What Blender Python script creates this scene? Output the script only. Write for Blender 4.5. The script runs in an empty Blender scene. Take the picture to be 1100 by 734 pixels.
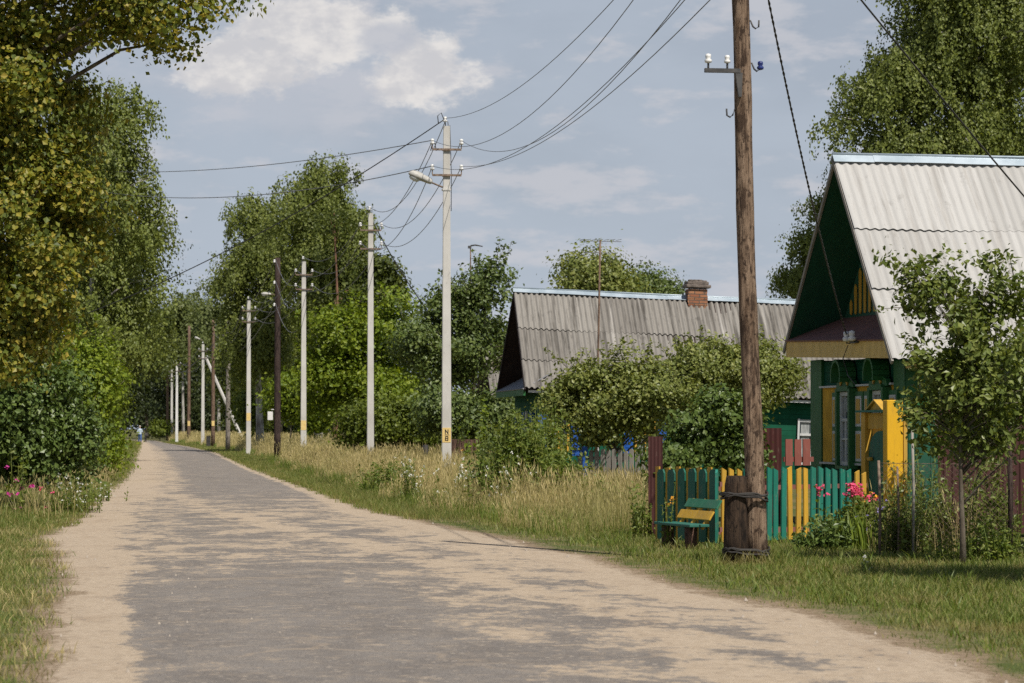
import bpy, bmesh, math, random
import numpy as np
from mathutils import Vector, Matrix

# ------------------------------------------------------------------ camera, sky, sun, exposure
S = bpy.context.scene
COL = S.collection
FPX, CX, HY, CAMH = 3055.56, 550.0, 460.0, 1.5      # telephoto: 100 mm on 36 mm film
YAW = math.radians(8.0)
cam_d = bpy.data.cameras.new('camera')
cam = bpy.data.objects.new('camera', cam_d); COL.objects.link(cam)
cam_d.sensor_width = 36; cam_d.lens = 100; cam_d.clip_end = 6000; cam_d.clip_start = 0.5
cam.location = (0, 0, CAMH)
cam.rotation_euler = (math.radians(90) + math.atan((HY - 367.0) / FPX), 0, -YAW)
cam_d.dof.use_dof = True; cam_d.dof.focus_distance = 44; cam_d.dof.aperture_fstop = 5.6
S.camera = cam

SUN = Vector((0.30, -0.74, 1.10)).normalized()
sun_el = math.asin(SUN.z)
wd = bpy.data.worlds.new('World'); S.world = wd; wd.use_nodes = True
nt = wd.node_tree; nt.nodes.clear()
def wn(t, **k):
    n = nt.nodes.new(t)
    for a, b in k.items(): setattr(n, a, b)
    return n
sky = wn('ShaderNodeTexSky', sky_type='NISHITA', sun_disc=False)
sky.sun_elevation = sun_el; sky.sun_rotation = math.atan2(SUN.x, SUN.y)
sky.air_density = 1.0; sky.dust_density = 1.0; sky.ozone_density = 1.5
bg = wn('ShaderNodeBackground'); bg.inputs[1].default_value = 0.065
wo = wn('ShaderNodeOutputWorld')
tc = wn('ShaderNodeTexCoord')
def wmath(op, a, b=None, clamp=False):
    n = wn('ShaderNodeMath', operation=op); n.use_clamp = clamp
    for i, v in enumerate((a, b)):
        if v is None: continue
        if hasattr(v, 'links'): nt.links.new(v, n.inputs[i])
        else: n.inputs[i].default_value = v
    return n.outputs[0]
def wmix(f, a, b):
    n = wn('ShaderNodeMix', data_type='RGBA')
    for s, v in ((n.inputs[0], f), (n.inputs[6], a), (n.inputs[7], b)):
        if hasattr(v, 'links'): nt.links.new(v, s)
        else: s.default_value = v
    return n.outputs[2]
def wnoise(scale, detail, rough, stretch, off=(0, 0, 0)):
    m = wn('ShaderNodeMapping'); m.inputs['Scale'].default_value = stretch; m.inputs['Location'].default_value = off
    nt.links.new(tc.outputs['Generated'], m.inputs[0])
    n = wn('ShaderNodeTexNoise'); n.inputs['Scale'].default_value = scale
    n.inputs['Detail'].default_value = detail; n.inputs['Roughness'].default_value = rough
    nt.links.new(m.outputs[0], n.inputs['Vector']); return n.outputs[0]
def wramp(v, a, b):
    n = wn('ShaderNodeMapRange', interpolation_type='SMOOTHSTEP'); n.inputs[1].default_value = a; n.inputs[2].default_value = b
    nt.links.new(v, n.inputs[0]); return n.outputs[0]
def sky_dir(px, py):
    v = Vector(((px - CX), FPX, (HY - py))).normalized()
    c, s = math.cos(YAW), math.sin(YAW)
    return Vector((v.x * c + v.y * s, v.y * c - v.x * s, v.z))
def blob(px, py, rpx, squash):
    # a cumulus standing in this direction of the sky, wider than tall
    d = sky_dir(px, py)
    sub = wn('ShaderNodeVectorMath', operation='SUBTRACT'); nt.links.new(tc.outputs['Generated'], sub.inputs[0]); sub.inputs[1].default_value = d
    mul = wn('ShaderNodeVectorMath', operation='MULTIPLY'); nt.links.new(sub.outputs[0], mul.inputs[0]); mul.inputs[1].default_value = (1, 1, squash)
    ln = wn('ShaderNodeVectorMath', operation='LENGTH'); nt.links.new(mul.outputs[0], ln.inputs[0])
    return wmath('SUBTRACT', 1.0, wmath('DIVIDE', ln.outputs['Value'], rpx / FPX))
SB = 1.0 / 0.065
def rad(r, g, b): return (r * SB, g * SB, b * SB, 1)
n_big = wnoise(9, 6, 0.55, (1, 1, 2.6))
n_fine = wnoise(34, 10, 0.66, (1, 1, 1.8), (3.1, 0.4, 1.7))
veil = wramp(n_big, 0.30, 0.66)
sep = wn('ShaderNodeSeparateXYZ'); nt.links.new(tc.outputs['Generated'], sep.inputs[0])
lowsky = wramp(sep.outputs[2], 0.42, 0.16)               # the milky air lies low; overhead the sky is a clearer, darker blue
c1 = wmix(wmath('MULTIPLY', lowsky, 0.80), sky.outputs[0], rad(0.415, 0.46, 0.54))
low = wramp(sep.outputs[2], 0.13, 0.02)
c1 = wmix(wmath('MULTIPLY', low, 0.45), c1, rad(0.455, 0.53, 0.63))
c1 = wmix(wmath('MULTIPLY', wmath('MULTIPLY', veil, lowsky), 0.55), c1, rad(0.47, 0.53, 0.615))
n_mid = wnoise(22, 6, 0.6, (1, 1, 3.0), (7.7, 2.0, 0.3))
puff = wmath('MULTIPLY', wmath('MULTIPLY', wramp(n_mid, 0.50, 0.64), lowsky), 0.62)
c1 = wmix(puff, c1, rad(0.60, 0.595, 0.63))
# the one bright cumulus with a ragged top, and a grey one under it
def puffed(b, k): return wmath('ADD', b, wmath('MULTIPLY', wmath('SUBTRACT', n_fine, 0.5), k))
b2 = puffed(blob(340, 85, 230, 2.7), 1.5)
b1 = wmath('MAXIMUM', puffed(blob(352, 34, 105, 2.0), 1.9), wmath('MAXIMUM', puffed(blob(260, 66, 95, 2.4), 2.2), puffed(blob(446, 78, 85, 1.6), 2.0)))
b3 = puffed(blob(412, 42, 52, 1.9), 1.3)
n_in = wnoise(60, 6, 0.6, (1, 1, 1.6), (5.5, 1.2, 2.2))
c1 = wmix(wmath('MULTIPLY', wramp(b2, 0.0, 0.75), 0.7), c1, rad(0.50, 0.53, 0.595))
white = wmix(wramp(n_in, 0.38, 0.62), rad(0.61, 0.605, 0.625), rad(0.80, 0.77, 0.745))
c1 = wmix(wmath('MULTIPLY', wramp(b1, 0.10, 0.46), 0.92), c1, white)
c1 = wmix(wmath('MULTIPLY', wramp(b3, 0.15, 0.6), 0.75), c1, rad(0.48, 0.505, 0.57))
nt.links.new(c1, bg.inputs[0]); nt.links.new(bg.outputs[0], wo.inputs[0])

sd = bpy.data.lights.new('sun', 'SUN'); so = bpy.data.objects.new('sun', sd); COL.objects.link(so)
sd.energy = 5.0; sd.angle = math.radians(0.53); sd.color = (1.0, 0.945, 0.86)
so.rotation_euler = SUN.to_track_quat('Z', 'Y').to_euler(); so.location = (20, -30, 60)
S.view_settings.view_transform = 'Standard'; S.view_settings.look = 'None'
S.view_settings.exposure = 0.0; S.view_settings.gamma = 1.0; S.view_settings.use_curve_mapping = False
S.render.engine = 'CYCLES'
S.cycles.max_bounces = 6; S.cycles.diffuse_bounces = 3; S.cycles.glossy_bounces = 2; S.cycles.transmission_bounces = 4
S.cycles.transparent_max_bounces = 4; S.cycles.use_denoising = False

rng = np.random.default_rng(7)
random.seed(7)

# ------------------------------------------------------------------ helpers
CY, SY = math.cos(YAW), math.sin(YAW)
def at(px, d, z=0.0):
    """a point d metres out along the view, at the bearing of that column of the photo"""
    lat = (px - CX) / FPX * d
    return Vector((lat * CY + d * SY, d * CY - lat * SY, z))
def zz(py, d): return CAMH + (HY - py) / FPX * d
def gd(py): return FPX * CAMH / (py - HY)
def gp(px, py): return at(px, gd(py))

def fast_mesh(name, V, sizes, idx, smooth=False):
    me = bpy.data.meshes.new(name)
    V = np.asarray(V, dtype=np.float32); idx = np.asarray(idx, dtype=np.int32).ravel(); sizes = np.asarray(sizes, dtype=np.int32)
    me.vertices.add(len(V)); me.vertices.foreach_set('co', V.ravel())
    me.loops.add(len(idx)); me.loops.foreach_set('vertex_index', idx)
    me.polygons.add(len(sizes))
    st = np.concatenate(([0], np.cumsum(sizes)[:-1])).astype(np.int32)
    me.polygons.foreach_set('loop_start', st)
    me.polygons.foreach_set('loop_total', sizes)
    me.polygons.foreach_set('use_smooth', np.full(len(sizes), bool(smooth)))
    me.update(calc_edges=True)
    return me

class MB:
    """collects shapes into ONE mesh"""
    def __init__(self): self.v = []; self.f = []; self.sm = []; self.mi = []
    def add(self, vs, fs, smooth=False, mi=0):
        o = len(self.v); self.v += [tuple(v) for v in vs]
        for f in fs: self.f.append(tuple(i + o for i in f)); self.sm.append(smooth); self.mi.append(mi)
        return self
    def box(self, c, s, rot=None, mi=0, bev=0.0):
        hx, hy, hz = s[0] / 2, s[1] / 2, s[2] / 2
        if bev > 0:
            bm = bmesh.new(); bmesh.ops.create_cube(bm, size=1)
            for v in bm.verts: v.co = Vector((v.co.x * s[0], v.co.y * s[1], v.co.z * s[2]))
            bmesh.ops.bevel(bm, geom=list(bm.edges), offset=bev, segments=1, affect='EDGES')
            bm.verts.index_update()
            vs = [v.co.copy() for v in bm.verts]; fs = [[v.index for v in f.verts] for f in bm.faces]; bm.free()
        else:
            vs = [Vector((x, y, z)) for x in (-hx, hx) for y in (-hy, hy) for z in (-hz, hz)]
            fs = [(0, 1, 3, 2), (4, 6, 7, 5), (0, 4, 5, 1), (2, 3, 7, 6), (0, 2, 6, 4), (1, 5, 7, 3)]
        M = rot if rot is not None else Matrix.Identity(3)
        return self.add([M @ v + Vector(c) for v in vs], fs, False, mi)
    def tube(self, pts, rad, n=8, smooth=True, mi=0, caps=True, wob=0.0):
        pts = [Vector(p) for p in pts]
        if not hasattr(rad, '__len__'): rad = [rad] * len(pts)
        vs = []; fs = []
        ref = Vector((0.31, 0.17, 0.93)).normalized()
        for i, p in enumerate(pts):
            t = (pts[min(i + 1, len(pts) - 1)] - pts[max(i - 1, 0)]).normalized()
            r_ = ref if abs(t.dot(ref)) < 0.97 else Vector((1, 0, 0))
            a = t.cross(r_).normalized(); b = t.cross(a)
            for k in range(n):
                w = 2 * math.pi * k / n
                rr = rad[i] * (1 + (random.uniform(-wob, wob) if wob else 0))
                vs.append(p + a * math.cos(w) * rr + b * math.sin(w) * rr)
        for i in range(len(pts) - 1):
            for k in range(n):
                k2 = (k + 1) % n
                fs.append((i * n + k, i * n + k2, (i + 1) * n + k2, (i + 1) * n + k))
        if caps: fs.append(tuple(range(n))[::-1]); fs.append(tuple((len(pts) - 1) * n + k for k in range(n)))
        return self.add(vs, fs, smooth, mi)
    def lathe(self, prof, n=12, c=(0, 0, 0), rot=None, mi=0):
        M = rot if rot is not None else Matrix.Identity(3)
        vs = []; fs = []
        for r, z in prof:
            for k in range(n):
                w = 2 * math.pi * k / n
                vs.append(M @ Vector((r * math.cos(w), r * math.sin(w), z)) + Vector(c))
        for i in range(len(prof) - 1):
            for k in range(n):
                k2 = (k + 1) % n
                fs.append((i * n + k, i * n + k2, (i + 1) * n + k2, (i + 1) * n + k))
        fs.append(tuple(range(n))[::-1]); fs.append(tuple((len(prof) - 1) * n + k for k in range(n)))
        return self.add(vs, fs, True, mi)
    def prism(self, poly, off, M=None, o=(0, 0, 0), mi=0):
        """poly: 2-D outline in the local XZ plane, extruded along local Y by off"""
        M = M if M is not None else Matrix.Identity(3)
        n = len(poly); o = Vector(o)
        vs = [M @ Vector((x, -off / 2, z)) + o for x, z in poly] + [M @ Vector((x, off / 2, z)) + o for x, z in poly]
        fs = [tuple(range(n)), tuple(range(2 * n - 1, n - 1, -1))]
        for k in range(n):
            k2 = (k + 1) % n; fs.append((k, n + k, n + k2, k2))
        return self.add(vs, fs, False, mi)
    def build(self, name, mats, parent=None, loc=None):
        me = bpy.data.meshes.new(name)
        me.from_pydata(self.v, [], self.f)
        me.polygons.foreach_set('use_smooth', self.sm); me.polygons.foreach_set('material_index', self.mi)
        bm = bmesh.new(); bm.from_mesh(me); bmesh.ops.recalc_face_normals(bm, faces=bm.faces); bm.to_mesh(me); bm.free()
        for m in (mats if isinstance(mats, (list, tuple)) else [mats]): me.materials.append(m)
        o = bpy.data.objects.new(name, me); COL.objects.link(o)
        if parent: o.parent = parent
        if loc is not None: o.location = loc
        return o

def mesh_obj(name, me, mat, parent=None, loc=None):
    if mat: me.materials.append(mat)
    o = bpy.data.objects.new(name, me); COL.objects.link(o)
    if parent: o.parent = parent
    if loc is not None: o.location = loc
    return o
def tag(o, label=None, cat=None, group=None, kind=None):
    if label: o['label'] = label
    if cat: o['category'] = cat
    if group: o['group'] = group
    if kind: o['kind'] = kind
    return o
def thing(name, label, cat, loc, rz=0.0, group=None):
    o = bpy.data.objects.new(name, None); COL.objects.link(o); o.empty_display_size = 0.2
    o.location = loc; o.rotation_euler = (0, 0, rz)
    return tag(o, label, cat, group)
def copy_tree(o, parent=None):
    c = o.copy(); COL.objects.link(c)
    if parent: c.parent = parent
    for ch in [x for x in o.children]: copy_tree(ch, c)
    return c

# ------------------------------------------------------------------ materials
def newmat(name):
    m = bpy.data.materials.new(name); m.use_nodes = True
    n = m.node_tree; n.nodes.clear()
    return m, n
class NT:
    def __init__(self, name):
        self.m, self.t = newmat(name)
        self.out = self.t.nodes.new('ShaderNodeOutputMaterial')
    def n(self, t, **k):
        x = self.t.nodes.new(t)
        for a, b in k.items(): setattr(x, a, b)
        return x
    def l(self, a, b): self.t.links.new(a, b)
    def setin(self, s, v):
        if hasattr(v, 'links'): self.l(v, s)
        else: s.default_value = v
    def math(self, op, a, b=0.0, clamp=False):
        x = self.n('ShaderNodeMath', operation=op); x.use_clamp = clamp
        self.setin(x.inputs[0], a); self.setin(x.inputs[1], b); return x.outputs[0]
    def mix(self, f, a, b, blend='MIX'):
        x = self.n('ShaderNodeMix', data_type='RGBA', blend_type=blend)
        for s, v in ((x.inputs[0], f), (x.inputs[6], a), (x.inputs[7], b)):
            if isinstance(v, tuple) and len(v) == 3: v = (*v, 1)
            self.setin(s, v)
        return x.outputs[2]
    def coord(self, which='Object', scale=(1, 1, 1), loc=(0, 0, 0)):
        c = self.n('ShaderNodeTexCoord'); mp = self.n('ShaderNodeMapping')
        mp.inputs['Scale'].default_value = scale; mp.inputs['Location'].default_value = loc
        self.l(c.outputs[which], mp.inputs[0]); return mp.outputs[0]
    def noise(self, vec, scale, detail=4, rough=0.55, dist=0.0):
        x = self.n('ShaderNodeTexNoise'); x.inputs['Scale'].default_value = scale; x.inputs['Detail'].default_value = detail
        x.inputs['Roughness'].default_value = rough; x.inputs['Distortion'].default_value = dist
        self.l(vec, x.inputs['Vector']); return x.outputs[0]
    def rng(self, v, a, b, c=0.0, d=1.0):
        x = self.n('ShaderNodeMapRange', interpolation_type='SMOOTHSTEP')
        self.l(v, x.inputs[0])
        for i, q in enumerate((a, b, c, d)): x.inputs[i + 1].default_value = q
        return x.outputs[0]
    def pbsdf(self, col, rough=0.7, bump=None, bstr=0.3, bdist=0.01, metal=0.0, spec=0.4):
        p = self.n('ShaderNodeBsdfPrincipled')
        if isinstance(col, tuple) and len(col) == 3: col = (*col, 1)
        self.setin(p.inputs['Base Color'], col); self.setin(p.inputs['Roughness'], rough)
        p.inputs['Metallic'].default_value = metal; p.inputs['Specular IOR Level'].default_value = spec
        if bump is not None:
            b = self.n('ShaderNodeBump'); b.inputs['Strength'].default_value = bstr; b.inputs['Distance'].default_value = bdist
            self.l(bump, b.inputs['Height']); self.l(b.outputs[0], p.inputs['Normal'])
        return p
    def done(self, sh):
        self.l(sh.outputs[0], self.out.inputs[0]); return self.m

def varied(name, c1, c2, scale=3.0, stretch=(1, 1, 1), rough=0.75, bump=0.3, bdist=0.008, spots=None, lo=0.35, hi=0.65, metal=0.0, spec=0.35):
    """two-tone surface with noise wear; spots = colour of chipped or dirty flecks"""
    t = NT(name); v = t.coord('Object', stretch)
    a = t.noise(v, scale, 6, 0.62); c = t.mix(t.rng(a, lo, hi), c1, c2)
    f = t.noise(v, scale * 6, 4, 0.7)
    if spots: c = t.mix(t.math('MULTIPLY', t.rng(f, 0.60, 0.72), 0.8), c, spots)
    return t.done(t.pbsdf(c, rough, f, bump, bdist, metal, spec))

LEAF_GAIN = (1.50, 1.42, 1.0)
def leaf_mat(name, cols, trans=0.30, rough=0.5, patch=0.0, patchcol=None):
    """each leaf takes its own hue: Random Per Island through a ramp"""
    if name.startswith('leaves'):
        k = {'leaves_forest': 0.62, 'leaves_birch_hazed': 0.72, 'leaves_linden_dark': 0.78, 'leaves_bright': 0.78, 'leaves_young': 1.2, 'leaves_lilac': 1.15, 'leaves_linden': 1.18}.get(name, 1.0)
        cols = [tuple(a * b * k for a, b in zip(c, LEAF_GAIN)) for c in cols]; trans += 0.06
    t = NT(name); g = t.n('ShaderNodeNewGeometry'); r = t.n('ShaderNodeValToRGB')
    e = r.color_ramp.elements
    while len(e) < len(cols): e.new(0.5)
    for i, c in enumerate(cols): e[i].position = i / max(1, len(cols) - 1); e[i].color = (*c, 1)
    t.l(g.outputs['Random Per Island'], r.inputs[0]); c = r.outputs[0]
    if patchcol:
        v = t.coord('Object'); c = t.mix(t.math('MULTIPLY', t.rng(t.noise(v, patch, 3), 0.48, 0.68), 0.65), c, patchcol)
    p = t.pbsdf(c, rough, spec=0.38)
    tr = t.n('ShaderNodeBsdfTranslucent')
    t.l(t.mix(1.0, c, (1.35, 1.3, 0.55), 'MULTIPLY'), tr.inputs[0])
    mx = t.n('ShaderNodeMixShader'); mx.inputs[0].default_value = trans
    t.l(p.outputs[0], mx.inputs[1]); t.l(tr.outputs[0], mx.inputs[2])
    return t.done(mx)

def bark_mat(name, c1, c2, scale=6):
    return varied(name, c1, c2, scale, (1, 1, 0.25), 0.9, 0.7, 0.02)

M = {}
M['bark'] = bark_mat('bark_grey_brown', (0.09, 0.07, 0.05), (0.2, 0.17, 0.13))
M['birch_bark'] = bark_mat('bark_birch', (0.16, 0.14, 0.12), (0.55, 0.53, 0.48), 3)
M['pine_bark'] = bark_mat('bark_pine', (0.13, 0.07, 0.045), (0.21, 0.11, 0.065))
M['linden'] = leaf_mat('leaves_linden', [(0.04, 0.058, 0.012), (0.065, 0.088, 0.016), (0.105, 0.122, 0.022), (0.165, 0.162, 0.03), (0.21, 0.175, 0.04)], 0.3)
M['linden2'] = leaf_mat('leaves_linden_dark', [(0.04, 0.06, 0.013), (0.065, 0.09, 0.018), (0.10, 0.125, 0.026)], 0.24)
M['birch'] = leaf_mat('leaves_birch', [(0.075, 0.10, 0.03), (0.11, 0.142, 0.04), (0.16, 0.19, 0.06)], 0.26)
M['birch_hazed'] = leaf_mat('leaves_birch_hazed', [(0.10, 0.135, 0.055), (0.13, 0.17, 0.07), (0.17, 0.205, 0.09)], 0.26)  # distance haze put into the leaf colour, bluer than the nearer birches
M['forest'] = leaf_mat('leaves_forest', [(0.03, 0.048, 0.02), (0.048, 0.07, 0.026), (0.07, 0.095, 0.034)], 0.2)
M['bright'] = leaf_mat('leaves_bright', [(0.10, 0.16, 0.018), (0.15, 0.215, 0.022), (0.22, 0.28, 0.035)], 0.32)
M['bush'] = leaf_mat('leaves_bush', [(0.06, 0.085, 0.018), (0.09, 0.125, 0.02), (0.13, 0.165, 0.03)], 0.3)
M['lilac'] = leaf_mat('leaves_lilac', [(0.042, 0.07, 0.022), (0.06, 0.095, 0.03), (0.085, 0.12, 0.04)], 0.18, 0.42)
M['apple'] = leaf_mat('leaves_apple', [(0.085, 0.11, 0.036), (0.125, 0.155, 0.05), (0.19, 0.21, 0.085)], 0.24, 0.45)
M['pear'] = leaf_mat('leaves_pear', [(0.05, 0.078, 0.03), (0.075, 0.11, 0.038), (0.11, 0.145, 0.052)], 0.2, 0.45)
M['young'] = leaf_mat('leaves_young', [(0.055, 0.08, 0.025), (0.085, 0.115, 0.033), (0.13, 0.155, 0.055)], 0.24, 0.42)
M['weed'] = leaf_mat('leaves_weed', [(0.07, 0.11, 0.025), (0.105, 0.15, 0.036), (0.155, 0.18, 0.055)], 0.3)
M['straw'] = leaf_mat('dry_grass', [(0.30, 0.26, 0.09), (0.46, 0.37, 0.16), (0.56, 0.45, 0.22), (0.62, 0.51, 0.28)], 0.32, 0.7, 0.35, (0.30, 0.29, 0.10))
M['green_grass'] = leaf_mat('green_grass', [(0.085, 0.13, 0.018), (0.13, 0.18, 0.028), (0.19, 0.22, 0.045), (0.36, 0.31, 0.12)], 0.32, 0.6, 0.9, (0.32, 0.25, 0.105))
M['petal_white'] = leaf_mat('petals_white', [(0.62, 0.62, 0.56), (0.75, 0.74, 0.7)], 0.2)
M['petal_pink'] = leaf_mat('petals_pink', [(0.62, 0.045, 0.16), (0.74, 0.09, 0.24), (0.68, 0.06, 0.11)], 0.2)
M['petal_magenta'] = leaf_mat('petals_magenta', [(0.48, 0.03, 0.22), (0.6, 0.06, 0.33)], 0.2)
M['petal_orange'] = leaf_mat('petals_orange', [(0.75, 0.28, 0.02), (0.8, 0.4, 0.03)], 0.2)
M['petal_violet'] = leaf_mat('petals_violet', [(0.2, 0.16, 0.48), (0.3, 0.24, 0.6)], 0.2)
M['iris_leaf'] = leaf_mat('iris_leaves', [(0.2, 0.26, 0.03), (0.13, 0.19, 0.03)], 0.3)

M['concrete'] = varied('concrete_pole', (0.47, 0.45, 0.41), (0.58, 0.56, 0.52), 1.6, (1, 1, 0.5), 0.85, 0.35, 0.004, (0.36, 0.34, 0.31))
M['whitewash'] = varied('whitewashed_concrete', (0.62, 0.61, 0.58), (0.72, 0.71, 0.69), 3, (1, 1, 0.6), 0.85, 0.3, 0.004, (0.42, 0.40, 0.37))
M['rust'] = varied('rusty_steel', (0.13, 0.09, 0.065), (0.26, 0.19, 0.14), 14, (1, 1, 1), 0.8, 0.3, 0.002)
M['dark_steel'] = varied('dark_steel', (0.05, 0.05, 0.05), (0.09, 0.085, 0.08), 10, (1, 1, 1), 0.55, 0.2, 0.001)
M['porcelain'] = varied('porcelain', (0.72, 0.71, 0.68), (0.8, 0.79, 0.77), 10, (1, 1, 1), 0.25, 0.0, 0.001)
M['blue_glass'] = varied('blue_insulator', (0.02, 0.03, 0.12), (0.03, 0.05, 0.2), 10, (1, 1, 1), 0.25, 0.0, 0.001)
M['wire'] = varied('weathered_wire', (0.13, 0.13, 0.14), (0.2, 0.2, 0.21), 3, (1, 1, 1), 0.6, 0.0, 0.001)
M['cable'] = varied('black_cable', (0.03, 0.03, 0.03), (0.06, 0.055, 0.05), 5, (1, 1, 1), 0.6, 0.0, 0.001)
M['plaque'] = varied('yellow_plaque', (0.66, 0.46, 0.16), (0.72, 0.55, 0.24), 14, (1, 1, 1), 0.7, 0.1, 0.001)
M['black'] = varied('black_paint', (0.025, 0.022, 0.02), (0.05, 0.045, 0.04), 9, (1, 1, 1), 0.7, 0.1, 0.001)
M['lamp_grey'] = varied('lamp_housing', (0.38, 0.37, 0.34), (0.52, 0.5, 0.46), 12, (1, 1, 1), 0.6, 0.2, 0.002, (0.12, 0.10, 0.07))
M['lamp_glass'] = varied('lamp_glass', (0.6, 0.62, 0.62), (0.72, 0.73, 0.72), 8, (1, 1, 1), 0.12, 0.0, 0.001, spec=0.7)

def wood_pole_mat(name, c1, c2, c3):
    t = NT(name); v = t.coord('Object', (1, 1, 0.10)); a = t.noise(v, 17, 8, 0.74)
    c = t.mix(t.rng(a, 0.33, 0.66), c1, c2)
    v2 = t.coord('Object', (1, 1, 0.28)); k = t.noise(v2, 8.5, 6, 0.7)
    c = t.mix(t.math('MULTIPLY', t.rng(k, 0.50, 0.62), 0.9), c, c3)
    f = t.noise(t.coord('Object', (1, 1, 0.05)), 42, 6, 0.75)
    c = t.mix(t.math('MULTIPLY', t.rng(f, 0.54, 0.60), 0.85), c, tuple(q * 0.5 for q in c3))
    p_ = t.noise(t.coord('Object', (1, 1, 0.45)), 24, 4, 0.7)
    c = t.mix(t.math('MULTIPLY', t.rng(p_, 0.54, 0.62), 0.9), c, tuple(q * 0.7 for q in c3))
    return t.done(t.pbsdf(c, 0.85, t.math('ADD', a, t.math('MULTIPLY', f, -1.2)), 0.9, 0.02, spec=0.2))
M['wood_pole'] = wood_pole_mat('weathered_pole_wood', (0.13, 0.082, 0.052), (0.34, 0.24, 0.165), (0.06, 0.037, 0.025))
M['wood_stub'] = wood_pole_mat('tarred_stub_wood', (0.028, 0.019, 0.014), (0.085, 0.054, 0.034), (0.014, 0.010, 0.008))
M['wood_far'] = wood_pole_mat('brown_pole_wood', (0.15, 0.095, 0.065), (0.25, 0.17, 0.12), (0.09, 0.06, 0.045))
M['wood_dark'] = wood_pole_mat('dark_pole_wood', (0.05, 0.033, 0.028), (0.085, 0.058, 0.05), (0.03, 0.02, 0.018))
M['wood_grey'] = wood_pole_mat('grey_pole_wood', (0.22, 0.19, 0.16), (0.33, 0.29, 0.245), (0.12, 0.10, 0.085))

def paint(name, c, wear=(0.26, 0.22, 0.17), amt=0.7, rough=0.6, scale=5, stretch=(1, 1, 0.3), dv=0.72):
    t = NT(name); v = t.coord('Object', stretch); a = t.noise(v, scale, 6, 0.65)
    col = t.mix(t.rng(a, 0.3, 0.7), tuple(x * dv for x in c), c)
    f = t.noise(v, scale * 5, 5, 0.7); col = t.mix(t.math('MULTIPLY', t.rng(f, 0.58, 0.68), amt), col, wear)
    g = t.noise(t.coord('Object', (1, 1, 0.12)), 30, 5, 0.7); col = t.mix(t.math('MULTIPLY', t.rng(g, 0.48, 0.68), 0.45), col, tuple(x * 0.5 + 0.012 for x in c))
    oi = t.n('ShaderNodeObjectInfo'); col = t.mix(t.math('MULTIPLY', oi.outputs['Random'], 0.45), col, tuple(x * 0.62 + 0.03 for x in c))
    h_ = t.noise(t.coord('Object', (1, 1, 0.6)), 2.2, 4, 0.6); col = t.mix(t.math('MULTIPLY', t.rng(h_, 0.5, 0.7), 0.35), col, tuple(x * 0.6 + 0.05 for x in c))
    return t.done(t.pbsdf(col, rough, t.math('ADD', f, g), 0.35, 0.005, spec=0.28))
M['teal'] = paint('teal_paint', (0.016, 0.215, 0.15))
M['teal_dark'] = paint('dark_teal_paint', (0.012, 0.14, 0.095))
M['yellow'] = paint('yellow_paint', (0.66, 0.38, 0.04))
M['yellow_post'] = paint('bright_yellow_paint', (0.90, 0.50, 0.008), amt=0.1, dv=0.9)
M['ochre'] = paint('ochre_paint', (0.70, 0.41, 0.055), amt=0.4)
M['green_house'] = paint('house_green_paint', (0.012, 0.10, 0.055), amt=0.2)
M['green_trim'] = paint('trim_green_paint', (0.03, 0.155, 0.04), amt=0.2)
M['green_side'] = paint('side_wall_green_paint', (0.015, 0.20, 0.14), amt=0.2)
M['green_soffit'] = paint('soffit_green_paint', (0.012, 0.095, 0.052), amt=0.15)
M['white'] = paint('white_paint', (0.68, 0.68, 0.67), amt=0.25)
M['blue'] = paint('blue_paint', (0.012, 0.10, 0.42), amt=0.2)
M['pent_brown'] = paint('pent_roof_brown', (0.27, 0.12, 0.10), amt=0.2)
M['beam'] = paint('pale_ochre_paint', (0.84, 0.56, 0.16), amt=0.3)
M['red_brown'] = paint('red_brown_paint', (0.30, 0.095, 0.07), amt=0.25)
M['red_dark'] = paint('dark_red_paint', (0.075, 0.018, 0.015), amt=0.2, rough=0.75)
M['bench_green'] = paint('bench_green_paint', (0.035, 0.19, 0.10), amt=0.6)
M['bench_teal'] = paint('bench_teal_paint', (0.022, 0.17, 0.12), amt=0.6)
M['grey_wood'] = paint('grey_weathered_wood', (0.36, 0.33, 0.29), (0.2, 0.18, 0.15), 0.5, 0.9)
M['stump'] = wood_pole_mat('stump_wood', (0.11, 0.06, 0.045), (0.19, 0.11, 0.08), (0.06, 0.035, 0.025))
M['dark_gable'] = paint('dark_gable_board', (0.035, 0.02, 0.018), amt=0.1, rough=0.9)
M['zinc'] = varied('zinc_ridge', (0.34, 0.41, 0.46), (0.46, 0.53, 0.58), 2.0, (1, 1, 1), 0.42, 0.1, 0.002, metal=0.35)
M['pent_grey'] = varied('grey_pent_roof', (0.19, 0.19, 0.20), (0.28, 0.28, 0.29), 4, (1, 1, 1), 0.75, 0.3, 0.004)
M['rail_pink'] = paint('rail_faded_red', (0.30, 0.12, 0.10), amt=0.3)

def window_glass():
    t = NT('window_glass'); v = t.coord('Object'); a = t.noise(v, 3, 3)
    c = t.mix(t.rng(a, 0.4, 0.6), (0.02, 0.028, 0.03), (0.05, 0.06, 0.06))
    return t.done(t.pbsdf(c, 0.06, spec=0.8))
M['glass'] = window_glass()
M['curtain'] = varied('lace_curtain', (0.22, 0.23, 0.23), (0.36, 0.37, 0.36), 16, (1, 1, 0.3), 0.8, 0.1, 0.002)

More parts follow.
